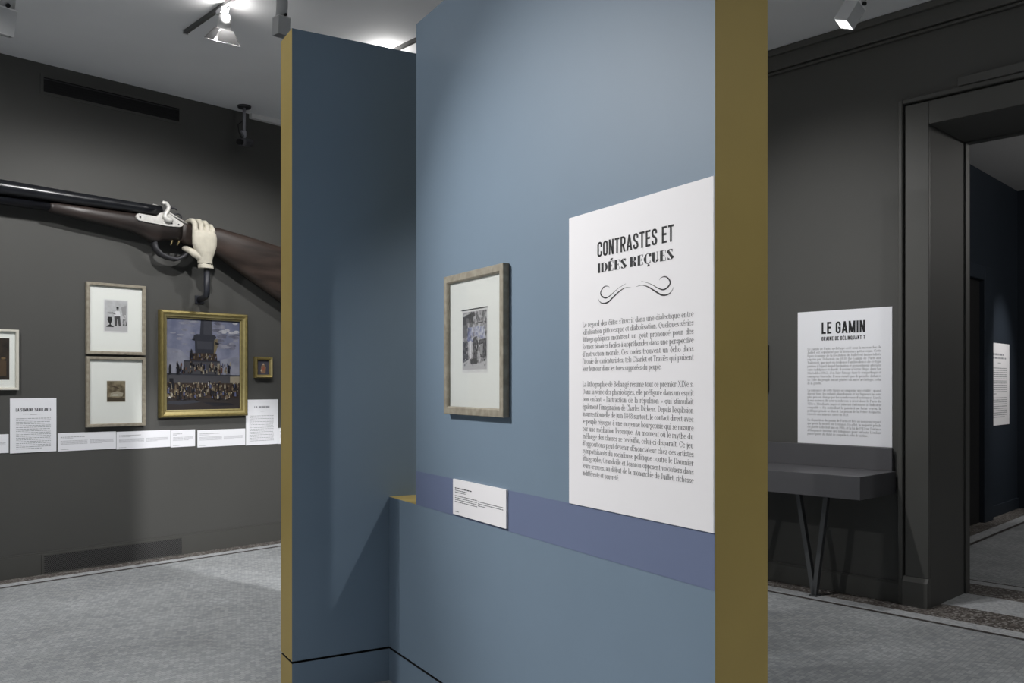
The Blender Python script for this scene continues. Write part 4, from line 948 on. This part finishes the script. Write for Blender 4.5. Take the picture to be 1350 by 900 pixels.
# ------------------------------------------------------------------ ceiling tracks and spotlights
TRK = mat('track_metal', (.10, .10, .10), .45)
ang = WALLS['right'][1]; dT = Vector((math.cos(ang), math.sin(ang), 0))
def track(o, L, label):
    e = tag(empty('lighting_track', (o[0], o[1], CEIL - 0.028), ang), label, 'track')
    m = MB(); m.box(0, L, -0.011, 0.011, 0, 0.0275, TRK); m.build('rail', e)
    m = MB(); m.box(-0.012, 0.0, -0.019, 0.019, -0.002, 0.0275, SPOTM); m.build('end_cap', e)
    return e
TA = Vector((-2.335, 6.30, 0)); TBk = Vector((-1.25, 7.03, 0))
track(TA, 3.6, 'black ceiling track carrying the lit spotlight in front of the picture wall')
track(TBk, 4.4, 'black ceiling track seen through the gap above the blue partition')
def spotlight(p, head, aim, label, style='box', lit=True, mt=SPOTM, s=1.0):
    e = tag(empty('track_spotlight', (p[0], p[1], CEIL - 0.029)), label, 'spotlight', 'ceiling spotlights')
    hv = Vector(head) - Vector((p[0], p[1], CEIL - 0.029)); d = (Vector(aim) - Vector(head)).normalized()
    m = MB(); m.box(-0.05 * s, 0.05 * s, -0.018, 0.018, -0.03, 0.0, mt); a = m.build('adapter', e); a.rotation_euler = (0, 0, ang)
    m = MB(); top = hv - d * 0.10 * s; m.tube([(0, 0, -0.028), (hv.x * .3, hv.y * .3, (-0.028 + top.z) / 2), top], 0.011, mt, 10); m.build('stem', e)
    z = -d; x = Vector((math.cos(ang), math.sin(ang), 0)); x = (x - z * x.dot(z)).normalized(); y = z.cross(x)
    M = Matrix((x, y, z)).transposed().to_4x4(); M.translation = hv
    def put(mb, name, parent=e, bevel=0.0):
        o = mb.build(name, parent, bevel); o.data.transform(M); o.data.update(); return o
    w = 0.055 * s
    if style == 'box':
        m = MB(); m.tube([(0, 0, 0.02 * s), (0, 0, 0.17 * s), (0, 0, 0.185 * s)], [0.05 * s, 0.05 * s, 0.04 * s], mt, 24); put(m, 'lamp_body')
        m = MB(); L = -0.13 * s; t = 0.004
        for x0, x1, y0, y1 in ((-w, w, -w, -w + t), (-w, w, w - t, w), (-w, -w + t, -w + t, w - t), (w - t, w, -w + t, w - t)): m.box(x0, x1, y0, y1, L, 0.0, mt)
        m.box(-w, w, -w, w, 0.0, 0.018 * s, mt); put(m, 'square_snoot')
        m = MB(); m.box(-w - 0.002, w + 0.002, -w - 0.002, w + 0.002, 0.018 * s, 0.026 * s, mat('bright_enamel', (.8, .8, .8), .3)); put(m, 'collar')
        for sx in (-1, 1):
            m = MB(); m.tube([(sx * (w + 0.001), 0, 0.035 * s), (sx * (w + 0.022 * s), 0, 0.035 * s)], 0.012 * s, BLACK, 12); put(m, 'knob')
    else:
        m = MB(); m.tube([(0, 0, 0.0), (0, 0, 0.09 * s), (0, 0, 0.11 * s)], [0.05 * s, 0.046 * s, 0.03 * s], mt, 20); put(m, 'lamp_body')
        for k in range(4):
            r4 = Matrix.Rotation(k * math.pi / 2, 4, 'Z'); m = MB(); a0, a1 = 0.052 * s, 0.085 * s
            vs = [Vector((-a0, a0, 0)), Vector((a0, a0, 0)), Vector((a1, a1 * 1.25, -0.09 * s)), Vector((-a1, a1 * 1.25, -0.09 * s))]
            vs = vs + [v_ * 0.985 - Vector((0, 0, .003)) for v_ in vs]
            m.add([r4 @ v_ for v_ in vs], [(0, 1, 2, 3), (7, 6, 5, 4), (0, 4, 5, 1), (1, 5, 6, 2), (2, 6, 7, 3), (3, 7, 4, 0)], SPOTD); put(m, 'barn_door')
        ringp = [(0.035 * s * math.cos(k * math.pi / 6), 0, 0.14 * s + 0.035 * s * math.sin(k * math.pi / 6)) for k in range(13)]
        m = MB(); m.tube(ringp, 0.005, mt, 8); put(m, 'cable_loop')
    m = MB(); zz = -0.06 * s if style == 'box' else -0.012 * s
    m.tube([(0, 0, zz), (0, 0, zz - 0.004)], 0.046 * s, GLOW if lit else BLACK, 20); put(m, 'lamp_lens')
    return e
pA = TA + dT * 0.57
spotlight(pA, HEAD_A, AIM_A, 'lit barn-door spotlight glaring on its ceiling track', 'barn', True, SPOTM, 0.9)
point('spot_stray_light', (pA.x + 0.05, pA.y - 0.05, 3.955), 2.6, 0.015)
pB = TA + dT * 1.38
spotlight(pB, (pB.x, pB.y, 3.69), (pB.x - 0.15, pB.y + 0.1, 0), 'grey cylindrical spotlight hanging just above the mustard partition corner', 'box', False, SPOTM, 0.70)
pD = Vector((2.02, 4.78, 0))
spotlight(pD, (1.895, 4.88, 3.59), (1.02, 5.01, 2.09), 'pale tilted spotlight below the ceiling near the charcoal cornice', 'box', True, SPOTM, 0.80)
point('fill_ceiling_right', (2.12, 4.80, 3.85), 1.2, 0.02)  # added light that brightens the right ceiling and this fixture
pC = Vector((-2.98, 5.22, 0))
spotlight(pC, (-3.0, 5.20, 3.70), (-3.25, 5.35, 2.6), 'bright spotlight box cut off at the upper left picture corner', 'box', False, SPOTM, 1.0)
pE = TBk + dT * 0.45
spotlight(pE, (pE.x, pE.y, 3.70), wp('left', 2.2, 0, 0.6), 'spotlight hidden behind the blue partition under the ceiling glare', 'barn', True, SPOTM, 1.0)
point('spot_stray_light_two', (pE.x, pE.y - 0.05, 3.93), 3.0, 0.02)
